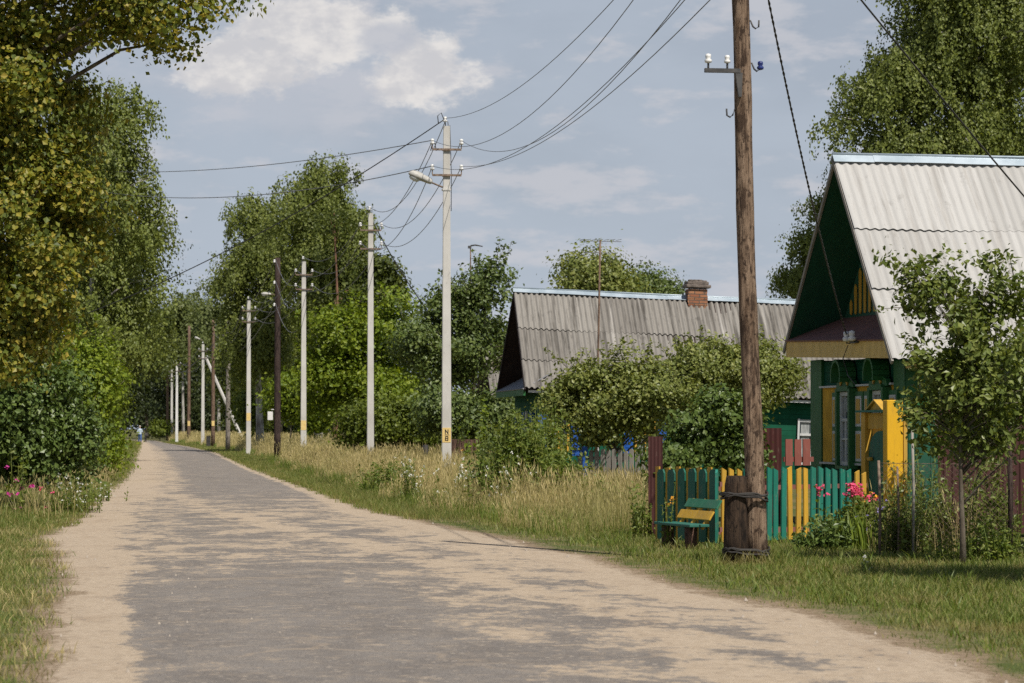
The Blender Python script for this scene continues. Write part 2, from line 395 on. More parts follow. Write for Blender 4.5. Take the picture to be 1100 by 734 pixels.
def slate_mat(name, cA, cB, stain, pale, wave, xs=1.13, streak=0.6):
    """asbestos slate: tone differs sheet by sheet, streaks run down the slope, lichen speckle"""
    t = NT(name); c = t.n('ShaderNodeTexCoord'); sp = t.n('ShaderNodeSeparateXYZ'); t.l(c.outputs['UV'], sp.inputs[0])
    fx = t.math('FLOOR', t.math('DIVIDE', sp.outputs[0], xs)); fy = t.math('FLOOR', sp.outputs[1])
    cb = t.n('ShaderNodeCombineXYZ'); t.l(fx, cb.inputs[0]); t.l(fy, cb.inputs[1])
    wnz = t.n('ShaderNodeTexWhiteNoise', noise_dimensions='2D'); t.l(cb.outputs[0], wnz.inputs[0])
    mp = t.n('ShaderNodeMapping'); mp.inputs['Scale'].default_value = (1, 0.10, 1); t.l(c.outputs['UV'], mp.inputs[0])
    a = t.noise(mp.outputs[0], 5.5, 6, 0.65); b = t.noise(mp.outputs[0], 22, 4, 0.7)
    col = t.mix(wnz.outputs[0], cA, cB)
    col = t.mix(t.math('MULTIPLY', t.rng(a, 0.47, 0.66), streak), col, stain)
    col = t.mix(t.math('MULTIPLY', t.rng(b, 0.56, 0.70), streak * 0.7), col, stain)
    col = t.mix(t.math('MULTIPLY', t.rng(a, 0.36, 0.28), 0.7), col, pale)
    mq = t.n('ShaderNodeMapping'); mq.inputs['Scale'].default_value = (1, 0.05, 1); t.l(c.outputs['UV'], mq.inputs[0]); pq_ = t.noise(mq.outputs[0], 3.4, 4, 0.6)
    col = t.mix(t.math('MULTIPLY', t.rng(pq_, 0.58, 0.70), streak * 0.85), col, pale)
    uv2 = t.n('ShaderNodeMapping'); uv2.inputs['Scale'].default_value = (1, 1.4, 1); t.l(c.outputs['UV'], uv2.inputs[0])
    s = t.noise(uv2.outputs[0], 14, 6, 0.75)
    col = t.mix(t.math('MULTIPLY', t.rng(s, 0.55, 0.72), streak * 0.55), col, stain)
    li = t.noise(c.outputs['UV'], 2.6, 8, 0.78); col = t.mix(t.math('MULTIPLY', t.rng(li, 0.56, 0.68), 0.5), col, tuple(x * 0.7 for x in stain))
    return t.done(t.pbsdf(col, 0.9, s, 0.3, 0.006, spec=0.2))
M['slate_pale'] = slate_mat('pale_slate', (0.385, 0.375, 0.355), (0.445, 0.435, 0.415), (0.27, 0.25, 0.225), (0.49, 0.48, 0.465), 0.15, 1.13, 0.5)
M['slate_old'] = slate_mat('old_grey_slate', (0.195, 0.18, 0.16), (0.265, 0.248, 0.222), (0.08, 0.072, 0.062), (0.42, 0.40, 0.37), 0.15, 1.13, 0.85)

def brick_mat():
    t = NT('chimney_brick'); c = t.n('ShaderNodeTexCoord'); sp = t.n('ShaderNodeSeparateXYZ'); t.l(c.outputs['Object'], sp.inputs[0])
    cb = t.n('ShaderNodeCombineXYZ'); t.l(t.math('ADD', sp.outputs[0], sp.outputs[1]), cb.inputs[0]); t.l(sp.outputs[2], cb.inputs[1])
    br = t.n('ShaderNodeTexBrick'); br.inputs['Scale'].default_value = 1; br.inputs['Brick Width'].default_value = 0.26; br.inputs['Row Height'].default_value = 0.083
    br.inputs['Mortar Size'].default_value = 0.012; br.inputs['Color1'].default_value = (0.24, 0.085, 0.045, 1); br.inputs['Color2'].default_value = (0.42, 0.21, 0.11, 1); br.inputs['Mortar'].default_value = (0.10, 0.08, 0.065, 1)
    t.l(cb.outputs[0], br.inputs['Vector'])
    n = t.noise(t.coord('Object'), 7, 5, 0.7); col = t.mix(t.math('MULTIPLY', t.rng(n, 0.5, 0.68), 0.7), br.outputs[0], (0.10, 0.08, 0.065))
    return t.done(t.pbsdf(col, 0.9, br.outputs[1], -0.6, 0.015, spec=0.2))
M['brick'] = brick_mat()

# ------------------------------------------------------------------ ground and road
L_EDGE = [(60, 900), (42, 734), (46, 690), (66, 620), (58, 594), (44, 578), (80, 560), (100, 538), (130, 515), (140, 500), (146, 486), (150, 476.5), (149, 473.5)]
R_EDGE = [(1320, 800), (1100, 735), (991, 698), (882, 660), (762, 638), (631, 598), (563, 583), (481, 566), (400, 549), (334, 525), (276, 505), (236, 487), (205, 480), (182, 476.5), (166, 473.5)]
lw = np.array([gp(*p)[:2] for p in L_EDGE]); rw = np.array([gp(*p)[:2] for p in R_EDGE])
lw = np.vstack([[lw[0][0], -10], lw, [lw[-1][0] - 6, 430], [lw[-1][0] - 40, 520]])
rw = np.vstack([[rw[0][0] + 0.2, -10], rw, [rw[-1][0] - 6, 430], [rw[-1][0] - 40, 520]])
def xl(y): return np.interp(y, lw[:, 1], lw[:, 0])
def xr(y): return np.interp(y, rw[:, 1], rw[:, 0])
def wob(y, k): return 0.10 * np.sin(y * 1.7 + k) + 0.07 * np.sin(y * 4.3 + 2 * k) + 0.05 * np.sin(y * 9.1 + k * 3)

def ground_mat():
    t = NT('turf_ground'); v = t.coord('Object'); a = t.noise(v, 0.45, 6, 0.6); b = t.noise(v, 5, 6, 0.7); f = t.noise(v, 45, 4, 0.7)
    c = t.mix(t.rng(a, 0.4, 0.62), (0.085, 0.105, 0.03), (0.17, 0.145, 0.065))
    c = t.mix(t.math('MULTIPLY', t.rng(b, 0.5, 0.68), 0.7), c, (0.21, 0.165, 0.10))
    c = t.mix(t.math('MULTIPLY', t.rng(f, 0.5, 0.7), 0.6), c, (0.055, 0.065, 0.022))
    return t.done(t.pbsdf(c, 0.95, f, 0.6, 0.03, spec=0.1))
mb = MB(); gx = np.concatenate([np.linspace(-2500, -60, 8), np.linspace(-50, 80, 27), np.linspace(100, 2500, 8)]); gy = np.concatenate([[-200, -20], np.linspace(0, 420, 60), [500, 700, 1000, 2000, 3500]])
vs = [(x, y, -0.012) for y in gy for x in gx]; n = len(gx)
mb.add(vs, [(j * n + i, j * n + i + 1, (j + 1) * n + i + 1, (j + 1) * n + i) for j in range(len(gy) - 1) for i in range(n - 1)])
tag(mb.build('ground', ground_mat()), kind='structure')

def road_mat():
    """worn grey asphalt with drifted sand: sand along both edges, in patches over the crown"""
    t = NT('sandy_asphalt'); c = t.n('ShaderNodeTexCoord'); sp = t.n('ShaderNodeSeparateXYZ'); t.l(c.outputs['UV'], sp.inputs[0])
    u, y = sp.outputs[0], sp.outputs[1]
    u2 = t.n('ShaderNodeUVMap', uv_map='edge'); s2 = t.n('ShaderNodeSeparateXYZ'); t.l(u2.outputs[0], s2.inputs[0])
    ob = t.coord('Object'); wide = t.coord('Object', (1.0, 0.55, 1))
    big = t.noise(wide, 0.55, 4, 0.6); mid = t.noise(wide, 1.25, 9, 0.70, 0.5); fine = t.noise(ob, 14, 6, 0.75); grit = t.noise(ob, 70, 3, 0.7)
    nz = t.math('ADD', t.math('MULTIPLY', t.math('SUBTRACT', big, 0.5), 0.7), t.math('MULTIPLY', t.math('SUBTRACT', mid, 0.5), 2.1))
    mid2 = t.noise(wide, 6.5, 6, 0.7, 0.3)
    nz = t.math('ADD', nz, t.math('MULTIPLY', t.math('SUBTRACT', fine, 0.5), 1.0)); nz = t.math('ADD', nz, t.math('MULTIPLY', t.math('SUBTRACT', mid2, 0.5), 1.1))
    # asphalt likelihood across the road: none at the left edge, full at a third, patchy to the right, none at the right edge
    def curve(pts, src):
        r = t.n('ShaderNodeValToRGB'); r.color_ramp.interpolation = 'EASE'; e = r.color_ramp.elements
        while len(e) < len(pts): e.new(0.5)
        for i, (p, v_) in enumerate(pts): e[i].position = p; e[i].color = (v_, v_, v_, 1)
        t.l(src, r.inputs[0]); return r.outputs[0]
    near = curve([(0.0, 0.0), (0.07, 0.08), (0.13, 0.80), (0.40, 1.0), (0.58, 0.60), (0.82, 0.45), (0.91, 0.2), (1.0, 0.0)], u)
    midd = curve([(0.0, 0.0), (0.10, 0.10), (0.20, 0.46), (0.34, 0.58), (0.50, 0.52), (0.66, 0.55), (0.85, 0.38), (0.93, 0.1), (1.0, 0.0)], u)
    far = curve([(0.0, 0.0), (0.14, 0.10), (0.30, 0.42), (0.46, 0.78), (0.74, 0.86), (0.88, 0.80), (0.95, 0.12), (1.0, 0.0)], u)
    f1 = t.rng(y, 24, 34); f2 = t.rng(y, 46, 75)
    base = t.mix(f2, t.mix(f1, near, midd), far)
    # a long drift of sand left between the wheel tracks
    dr = t.math('ABSOLUTE', t.math('SUBTRACT', t.math('ADD', u, t.math('MULTIPLY', t.math('SUBTRACT', big, 0.5), 0.22)), t.rng(y, 20, 62, 0.74, 0.38)))
    base = t.math('SUBTRACT', base, t.math('MULTIPLY', t.math('MULTIPLY', t.rng(dr, 0.085, 0.0), t.rng(y, 74, 50)), 0.20))
    wst = t.coord('Object', (0.75, 1.5, 1)); str_ = t.noise(wst, 3.2, 8, 0.78)
    nz = t.math('ADD', nz, t.math('MULTIPLY', t.math('SUBTRACT', str_, 0.5), 0.8))
    k = t.rng(t.math('ADD', base, t.math('MULTIPLY', nz, 0.90)), 0.41, 0.56)
    sand = t.mix(t.rng(fine, 0.35, 0.65), (0.38, 0.30, 0.215), (0.48, 0.39, 0.29))
    sand = t.mix(t.math('MULTIPLY', t.rng(mid, 0.5, 0.7), 0.5), sand, (0.30, 0.22, 0.15))
    sand = t.mix(t.math('MULTIPLY', t.rng(mid2, 0.52, 0.70), 0.5), sand, (0.25, 0.195, 0.145))
    asp = t.mix(t.rng(grit, 0.35, 0.65), (0.148, 0.133, 0.120), (0.29, 0.262, 0.235))
    asp = t.mix(t.math('MULTIPLY', t.rng(fine, 0.52, 0.70), 0.5), asp, (0.33, 0.275, 0.215))
    asp = t.mix(t.math('MULTIPLY', t.rng(mid, 0.35, 0.65), 0.4), asp, (0.115, 0.098, 0.085))
    asp = t.mix(t.math('MULTIPLY', t.rng(mid2, 0.48, 0.66), 0.35), asp, (0.32, 0.265, 0.205))
    thin = t.noise(t.coord('Object', (0.8, 1.7, 1), (3.3, 1.1, 0)), 5.2, 9, 0.75); asp = t.mix(t.math('MULTIPLY', t.rng(thin, 0.56, 0.62), 0.7), asp, sand)
    col = t.mix(k, sand, asp)
    # cracks filled with sand
    vo = t.n('ShaderNodeTexVoronoi', feature='DISTANCE_TO_EDGE'); vo.inputs['Scale'].default_value = 0.42
    dv = t.n('ShaderNodeVectorMath', operation='ADD'); t.l(ob, dv.inputs[0])
    nv = t.n('ShaderNodeTexNoise'); nv.inputs['Scale'].default_value = 1.1; nv.inputs['Detail'].default_value = 4; t.l(ob, nv.inputs['Vector'])
    t.l(nv.outputs[1], dv.inputs[1]); t.l(dv.outputs[0], vo.inputs['Vector'])
    cr = t.math('MULTIPLY', t.rng(vo.outputs[0], 0.022, 0.006), t.rng(big, 0.46, 0.56))
    col = t.mix(t.math('MULTIPLY', cr, 0.3), col, (0.44, 0.34, 0.235))
    # pebbles
    pv = t.n('ShaderNodeTexVoronoi'); pv.inputs['Scale'].default_value = 9; t.l(ob, pv.inputs['Vector'])
    pb = t.rng(pv.outputs['Distance'], 0.20, 0.12); col = t.mix(t.math('MULTIPLY', pb, t.rng(mid, 0.42, 0.56)), col, (0.42, 0.36, 0.29))
    # the sand runs out into bare soil and then turf
    ed = t.math('MINIMUM', s2.outputs[0], s2.outputs[1])
    e1 = t.math('ADD', ed, t.math('MULTIPLY', t.math('SUBTRACT', mid, 0.5), 1.0)); e1 = t.math('ADD', e1, t.math('MULTIPLY', t.math('SUBTRACT', fine, 0.5), 0.5))
    turf = t.mix(t.rng(mid, 0.4, 0.62), (0.085, 0.105, 0.03), (0.19, 0.155, 0.08)); soil = t.mix(t.rng(fine, 0.4, 0.6), (0.20, 0.145, 0.095), (0.30, 0.225, 0.15))
    col = t.mix(t.rng(e1, 0.22, 0.0), col, soil); col = t.mix(t.rng(e1, -0.02, -0.28), col, turf)
    return t.done(t.pbsdf(col, 0.93, t.math('ADD', fine, t.math('MULTIPLY', grit, 0.5)), 0.7, 0.02, spec=0.12))
ys = np.concatenate([np.arange(-9, 60, 0.25), np.arange(60, 140, 0.6), np.arange(140, 519, 2.0)]); NC = 17
V = []; UV = []; UE = []
for y in ys:
    a = xl(y) + wob(y, 1.0) * 0.4; b = xr(y) + wob(y, 2.3) * 0.4; w = b - a
    for i in range(NC):
        x = a - 0.9 if i == 0 else (b + 0.9 if i == NC - 1 else a + w * (i - 1) / (NC - 3)); u = (x - a) / w
        V.append((x, y, 0.004 + 0.03 * math.sin(math.pi * min(1, max(0, u))) - (0.010 if i in (0, NC - 1) else 0))); UV.append((min(1, max(0, u)), y)); UE.append((x - a, b - x))
F = [(j * NC + i, j * NC + i + 1, (j + 1) * NC + i + 1, (j + 1) * NC + i) for j in range(len(ys) - 1) for i in range(NC - 1)]
def uv_mesh(name, V, F, UV, mat, parent=None, smooth=True, loc=None):
    me = fast_mesh(name, V, [len(f) for f in F], [i for f in F for i in f], smooth)
    l = me.uv_layers.new(name='UVMap'); UV = np.asarray(UV, dtype=np.float32)
    idx = np.array([i for f in F for i in f]); l.data.foreach_set('uv', UV[idx].ravel())
    return mesh_obj(name, me, mat, parent, loc)
rd = tag(uv_mesh('road', V, F, UV, road_mat()), kind='structure')
rd.data.uv_layers.new(name='edge').data.foreach_set('uv', np.asarray(UE, dtype=np.float32)[np.array([i for f in F for i in f])].ravel())

# ------------------------------------------------------------------ grass
def blades(name, P, h, w, lean, mat, label=None, heads=None, kind='stuff', cat=None, parent=None, loc=(0, 0, 0)):
    """P: Nx3 roots, h: heights, w: widths. heads: fraction that carry a seed head"""
    n = len(P); th = rng.uniform(0, 2 * np.pi, n); ph = rng.uniform(0, 2 * np.pi, n)
    a = np.stack([np.cos(th), np.sin(th), np.zeros(n)], 1) * (w / 2)[:, None]
    ln = np.stack([np.cos(ph), np.sin(ph), np.zeros(n)], 1) * (lean * h * rng.uniform(0.2, 1.3, n))[:, None]
    up = np.zeros((n, 3)); up[:, 2] = h
    mid = P + up * 0.55 + ln * 0.35; tip = P + up * 0.97 + ln
    V = np.stack([P - a, P + a, mid + a * 0.8, mid - a * 0.8, tip], 1).reshape(-1, 3)
    base = np.arange(n)[:, None] * 5
    idx = np.concatenate([base + np.array([0, 1, 2, 3]), base + np.array([3, 2, 4])], 1).ravel()
    sizes = np.tile([4, 3], n)
    if heads is not None:
        k = rng.random(n) < heads; t = tip[k]; m = len(t); hl = (0.10 * h[k] + 0.02)[:, None]
        dirn = (tip[k] - mid[k]); dirn /= np.linalg.norm(dirn, axis=1)[:, None]
        b = a[k] / (w[k] / 2)[:, None] * np.maximum(0.007, w[k] * 1.0)[:, None]
        V2 = np.stack([t - dirn * hl * 0.6, t + b, t + dirn * hl, t - b], 1).reshape(-1, 3)
        i2 = (np.arange(m)[:, None] * 4 + np.arange(4) + len(V)).ravel()
        V = np.concatenate([V, V2]); idx = np.concatenate([idx, i2]); sizes = np.concatenate([sizes, np.full(m, 4)])
    me = fast_mesh(name, V, sizes, idx)
    o = mesh_obj(name, me, mat, parent, loc)
    if label: tag(o, label, cat, kind=kind)
    return o
def fbm(x, y, s, k):
    return (np.sin(x * s + k) * np.cos(y * s * 0.8 + 2 * k) + 0.6 * np.sin(x * s * 2.3 + y * s * 1.7 + k) + 0.4 * np.sin(y * s * 4.1 - x * s * 3.3 + 3 * k)) / 2
def strip(y0, y1, f0, f1, dens, k=0.0, gap=None):
    """random roots with y in y0..y1 and x between f0(y) and f1(y); dens(y) per square metre"""
    out = []
    yy = np.linspace(y0, y1, max(2, int((y1 - y0) / 1.5) + 1))
    for a, b in zip(yy[:-1], yy[1:]):
        m = (a + b) / 2; w = float(f1(m) - f0(m))
        if w <= 0: continue
        n = int(w * (b - a) * dens(m)); y = rng.uniform(a, b, n); x0 = f0(y); x = x0 + (f1(y) - x0) * rng.random(n)
        if gap is not None:
            q = fbm(x, y, 1.3, k) + 0.5 * fbm(x, y, 4.1, k + 1); e = q > gap; x, y = x[e], y[e]
        out.append(np.stack([x, y, np.full(len(x), -0.01)], 1))
    return np.concatenate(out)
R_OFF = lambda o: (lambda y: xr(y) + wob(y, 2.3) + o)
L_OFF = lambda o: (lambda y: xl(y) + wob(y, 1.0) + o)
def dd(P): return P[:, 1] * CY + P[:, 0] * SY
def px_of(P):
    lat = P[:, 0] * CY - P[:, 1] * SY; return CX + lat / dd(P) * FPX

# short turf along the right side, out to the picket fence and house front
P = strip(15, 33, R_OFF(-0.10), lambda y: xr(y) + 6.5, lambda y: 760, 0.4, -0.95)
P = np.concatenate([P, strip(33, 46, R_OFF(-0.10), lambda y: xr(y) + 4.2, lambda y: 430, 0.4, -0.85)])
P = P[px_of(P) < 1180]
near_edge = np.clip((P[:, 0] - xr(P[:, 1]) + 0.1 + 0.25 * fbm(P[:, 0], P[:, 1], 3.1, 2.0)) / 0.9, 0, 1)
P = P[rng.random(len(P)) < 0.04 + 0.96 * near_edge]; near_edge = np.clip((P[:, 0] - xr(P[:, 1]) + 0.1 + 0.25 * fbm(P[:, 0], P[:, 1], 3.1, 2.0)) / 0.9, 0, 1)
h = rng.uniform(0.03, 0.085, len(P)) * (0.5 + 0.6 * near_edge) * (1 + 0.5 * fbm(P[:, 0], P[:, 1], 2.2, 0.3))
blades('verge_grass', P, np.maximum(h, 0.02), np.full(len(P), 0.007), 0.8, M['green_grass'], 'short green verge grass between the sandy road edge and the painted fence')
# farther verge strip
P = strip(46, 300, R_OFF(-0.12), lambda y: xr(y) + 1.5 + 0.004 * y, lambda y: 330 if y < 90 else (110 if y < 150 else 40), 0.9, -1.0)
w = np.maximum(0.008, dd(P) * 0.00013)
blades('roadside_grass', P, rng.uniform(0.06, 0.17, len(P)), w, 0.6, M['green_grass'], 'low green strip of grass between the road and the dry meadow')
# tall dry grass
def tall(P, hmul=1.0):
    return rng.uniform(0.35, 0.85, len(P)) * hmul * (1 + 0.25 * fbm(P[:, 0], P[:, 1], 0.7, 1.1))
P1 = strip(40, 66, lambda y: xr(y) + 1.15 + 0.25 * np.sin(y * 0.7), lambda y: xr(y) + 9.5, lambda y: 330, 0.2, -0.95)
P1 = P1[px_of(P1) < 712]
P2 = strip(66, 120, lambda y: xr(y) + 1.3 + 0.3 * np.sin(y * 0.5), lambda y: xr(y) + 7, lambda y: 190, 0.2, -0.95)
P3 = strip(120, 340, lambda y: xr(y) + 1.9 + 0.5 * np.sin(y * 0.2), lambda y: xr(y) + 9, lambda y: 30, 0.2)
P = np.concatenate([P1, P2, P3]); w = np.maximum(0.005, dd(P) * 0.00010)
hh = tall(P); pq = px_of(P); hh *= np.where((pq > 585) & (P[:, 1] > 47), 0.72, 1.0); hh *= np.where(P[:, 1] > 120, 1.25, 1.0)
edge = np.clip((P[:, 0] - xr(P[:, 1]) - 0.9) / 1.2, 0.35, 1); hh *= edge
blades('dry_meadow_grass', P, hh, w, 0.33, M['straw'], 'tall straw coloured meadow grass under the concrete poles', heads=0.45)
P = np.concatenate([strip(40, 66, lambda y: xr(y) + 1.0, lambda y: xr(y) + 9, lambda y: 90), strip(66, 120, lambda y: xr(y) + 1.0, lambda y: xr(y) + 7, lambda y: 60), strip(120, 330, lambda y: xr(y) + 1.5, lambda y: xr(y) + 7, lambda y: 12)])
P = P[px_of(P) < 712]
blades('green_undergrowth_grass', P, rng.uniform(0.15, 0.42, len(P)), np.maximum(0.011, dd(P) * 0.00016), 0.5, M['weed'], 'green blades growing low between the dry meadow stalks')
# left side
P = strip(15, 44, lambda y: xl(y) - 2.4, L_OFF(0.12), lambda y: 560, 1.7, -0.8); P = P[px_of(P) > -60]
ne = np.clip((xl(P[:, 1]) - P[:, 0] + 0.15 + 0.2 * fbm(P[:, 0], P[:, 1], 3.3, 1.0)) / 0.6, 0, 1); P = P[rng.random(len(P)) < 0.03 + 0.97 * ne]
Pd = strip(15, 44, lambda y: xl(y) - 2.4, L_OFF(0.05), lambda y: 150, 4.4, 0.1); Pd = Pd[px_of(Pd) > -60]
blades('left_dry_grass', Pd, rng.uniform(0.05, 0.15, len(Pd)), np.full(len(Pd), 0.007), 0.9, M['straw'], 'ragged dry tufts in the grass along the sandy edge under the linden')
blades('left_verge_grass', P, rng.uniform(0.04, 0.12, len(P)), np.full(len(P), 0.007), 0.9, M['green_grass'], 'short green and yellow grass along the sandy edge under the linden')
P = np.concatenate([strip(42.5, 62, lambda y: xl(y) - 4.0, L_OFF(0.1), lambda y: 430, 2.7, -1.2), strip(62, 120, lambda y: xl(y) - 3.0, L_OFF(0.15), lambda y: 170), strip(120, 310, lambda y: xl(y) - 2.2, L_OFF(0.15), lambda y: 45)])
P = P[px_of(P) > -60]
e = np.clip((xl(P[:, 1]) - P[:, 0]) / 1.2, 0.3, 1)
blades('bank_grass', P, rng.uniform(0.10, 0.36, len(P)) * e, np.maximum(0.009, dd(P) * 0.00014), 0.45, M['green_grass'], 'taller green grass bank in front of the lilac bush', heads=0.12)
P = strip(46, 100, lambda y: xl(y) - 3.5, L_OFF(-0.2), lambda y: 28, 1.1); P = P[px_of(P) > -60]
blades('bank_dry_grass', P, rng.uniform(0.25, 0.6, len(P)), np.maximum(0.008, dd(P) * 0.00013), 0.4, M['straw'], 'thin dry stalks standing in the green bank by the lilac bush', heads=0.5)

# ------------------------------------------------------------------ trees
def ortho(n):
    r = rng.normal(size=n.shape); r -= n * np.sum(r * n, 1)[:, None]; r /= np.linalg.norm(r, axis=1)[:, None] + 1e-9; return r
def leaf_quads(P, N, size, droop=0.0, asp=0.36):
    n = len(P); a = ortho(N); a[:, 2] -= droop; a /= np.linalg.norm(a, axis=1)[:, None]
    b = np.cross(N, a); b /= np.linalg.norm(b, axis=1)[:, None] + 1e-9; nn = np.cross(a, b)
    s = size * rng.uniform(0.5, 1.45, n)[:, None]
    v0 = P; v1 = P + a * s * 0.48 + b * s * asp + nn * s * 0.10; v2 = P + a * s; v3 = P + a * s * 0.48 - b * s * asp + nn * s * 0.10
    return np.stack([v0, v1, v2, v3], 1).reshape(-1, 3)
def crown_points(lobes, d, n, gaps, zmin, shell=0.42, inset=0.0, wexp=0.72):
    cs = []
    for L in lobes:
        px, py, rx, ry = L[:4]; off = L[4] if len(L) > 4 else 0.0; ryd = L[5] if len(L) > 5 else None
        q = d + off; c = at(px, q, zz(py, q)); q_ = lambda v: max(v - inset, v * 0.4)
        cs.append((np.array(c), q_(rx / FPX * q), q_(ryd if ryd else rx / FPX * q), q_(ry / FPX * q)))
    wgt = np.array([(a * b * c) ** wexp for _, a, b, c in cs]); wgt /= wgt.sum()
    pick = rng.choice(len(cs), n, p=wgt)
    C = np.array([c[0] for c in cs])[pick]; R = np.array([c[1:] for c in cs])[pick]
    u = rng.normal(size=(n, 3)); u /= np.linalg.norm(u, axis=1)[:, None]
    r = rng.random(n) ** shell
    lump = 1 + 0.16 * np.sin(u[:, 0] * 5 + pick) * np.cos(u[:, 2] * 6 + 2 * pick) + 0.10 * np.sin(u[:, 1] * 11 + u[:, 2] * 9 + pick)
    loc = u * (r * lump)[:, None] * R
    # the view frame is turned by YAW
    loc = np.stack([loc[:, 0] * CY + loc[:, 1] * SY, loc[:, 1] * CY - loc[:, 0] * SY, loc[:, 2]], 1)
    Pc = C + loc
    g = fbm(Pc[:, 0], Pc[:, 2], 1.4 * 2.2 / max(0.6, np.median(R)), 0.7) + fbm(Pc[:, 1], Pc[:, 2], 1.9 * 2.2 / max(0.6, np.median(R)), 1.9)
    keep = (g > -1.15 + gaps) & (Pc[:, 2] > zmin)
    return Pc[keep], u[keep], cs
def tree(name, label, cat, d, px, lobes, mat, bark, clusters=700, per=36, leaf=0.12, cs=0.34, droop=0.0, strands=False, gaps=0.25,
         trunk_r=0.16, limbs=14, zmin=0.15, group=None, lean=0.0, flat=0.65, strand_len=1.3, trunk_top=None, shell=0.42, asp=0.36, wexp=0.72, bough=0, shoots=0):
    base = at(px, d, -0.02); root = thing(name, label, cat, base, 0.0, group); B = np.array(base)
    kb = bough or (14 if strands else 10)                              # sprays on one bough
    Bc, Ub, L = crown_points(lobes, d, max(6, clusters // kb), gaps, zmin, shell, cs * (1.5 if strands else 1.1), wexp)
    nb = len(Bc); br = cs * (2.3 if strands else 2.4) * rng.uniform(0.6, 1.35, (nb, 1, 1))
    off = rng.normal(size=(nb, kb, 3)); off /= np.linalg.norm(off, axis=2)[:, :, None]; off *= (rng.random((nb, kb, 1)) ** 0.45) * br * np.array([1, 1, 0.35 if strands else 0.62])
    Pc = (Bc[:, None, :] + off).reshape(-1, 3); Pc[:, 2] = np.maximum(Pc[:, 2], zmin)
    od = off / (np.linalg.norm(off, axis=2)[:, :, None] + 1e-6)
    U = (Ub[:, None, :] * 0.55 + od * 0.75).reshape(-1, 3)
    n = len(Pc)
    if strands:
        sl = rng.uniform(0.35, 1.0, n) * strand_len
        t = rng.random((n, per)) ** 0.8; j = rng.normal(size=(n, per, 3)) * (cs * 0.20)
        P = Pc[:, None, :] + j; P[:, :, 2] -= t * sl[:, None]; P[:, :, :2] += U[:, None, :2] * (0.18 * t * sl[:, None])[:, :, None]
    else:
        P = Pc[:, None, :] + rng.normal(size=(n, per, 3)) * np.array([cs, cs, cs * flat])
    P = P.reshape(-1, 3); UU = np.repeat(U, per, 0); sh_lines = []
    CNr = np.repeat(rng.normal(size=(n, 3)) * 0.45, per, 0)
    if shoots:
        zc = np.median(Pc[:, 2]); hi = np.where((Pc[:, 2] > zc * 0.9))[0]
        for q in rng.choice(hi, min(shoots, len(hi)), replace=False):
            p0 = Pc[q]; dv = U[q] * 0.7 + np.array([0, 0, 0.9]) + rng.normal(0, 0.25, 3); dv /= np.linalg.norm(dv); ln_ = rng.uniform(3.2, 6.5) * cs
            k_ = int(10 + ln_ * 26 / max(leaf * 10, 0.4)); tt = rng.uniform(0.15, 1.0, k_)[:, None]; bend = np.array([0, 0, -0.18]) * ln_ * tt ** 2
            qs = p0 + dv * ln_ * tt + bend + rng.normal(0, leaf * 0.35, (k_, 3)); P = np.concatenate([P, qs]); UU = np.concatenate([UU, np.repeat(dv[None, :] * 0.3, k_, 0)]); CNr = np.concatenate([CNr, rng.normal(size=(k_, 3)) * 0.5])
            sh_lines.append((p0, p0 + dv * ln_ * 0.5 + np.array([0, 0, -0.045 * ln_]), p0 + dv * ln_ + np.array([0, 0, -0.18 * ln_])))
    ok = P[:, 2] > 0.02; P = P[ok]; UU = UU[ok]
    CN = CNr[ok]
    N = UU * 0.95 + CN * 0.6 + rng.normal(size=P.shape) * 0.45 + np.array([0, 0, 0.42]); N /= np.linalg.norm(N, axis=1)[:, None]
    V = leaf_quads(P, N, leaf, droop, asp) - B
    m = len(P); me = fast_mesh('crown', V, np.full(m, 4), np.arange(4 * m))
    mesh_obj('crown', me, mat, root)
    # trunk and limbs
    mb = MB(); top_l = max(L, key=lambda q: q[0][2] + q[3] * 0.5); tp = Vector(top_l[0] - B); tp.z += top_l[3] * 0.55
    if trunk_top: tp = Vector(at(trunk_top[0], d, zz(trunk_top[1], d))) - base
    k = 9; pts = []; rad = []
    for i in range(k):
        f = i / (k - 1); p = Vector((tp.x * f ** 1.5, tp.y * f ** 1.5, tp.z * f)); p.x += 0.03 * tp.z * 0.2 * math.sin(f * 7 + px); pts.append(p); rad.append(trunk_r * (1 - 0.88 * f) * (1.25 if i == 0 else 1))
    mb.tube(pts, rad, 8)
    for i in rng.choice(n, min(limbs, n), replace=False):
        e = Vector(Pc[i] - B); f = min(0.85, max(0.12, (e.z - abs(e.x - tp.x * 0.5) * 0.7) / max(tp.z, 0.1))); q = f * (k - 1); i0 = int(q); s = pts[i0].lerp(pts[min(i0 + 1, k - 1)], q - i0)
        r0 = trunk_r * (1 - 0.85 * f) * 0.5; md = s.lerp(e, 0.5) + Vector((0, 0, 0.12 * (e - s).length))
        mb.tube([s, s.lerp(md, 0.5) + Vector((0, 0, 0.03)), md, md.lerp(e, 0.55) + Vector((0, 0, 0.04 * (e - s).length)), e], [r0, r0 * 0.75, r0 * 0.55, r0 * 0.35, max(0.004, r0 * 0.15)], 5)
    for a_, b_, c_ in sh_lines: mb.tube([Vector(a_ - B), Vector(b_ - B), Vector(c_ - B)], [leaf * 0.09, leaf * 0.06, leaf * 0.03], 4)
    mb.build('trunk', bark, root)
    return root

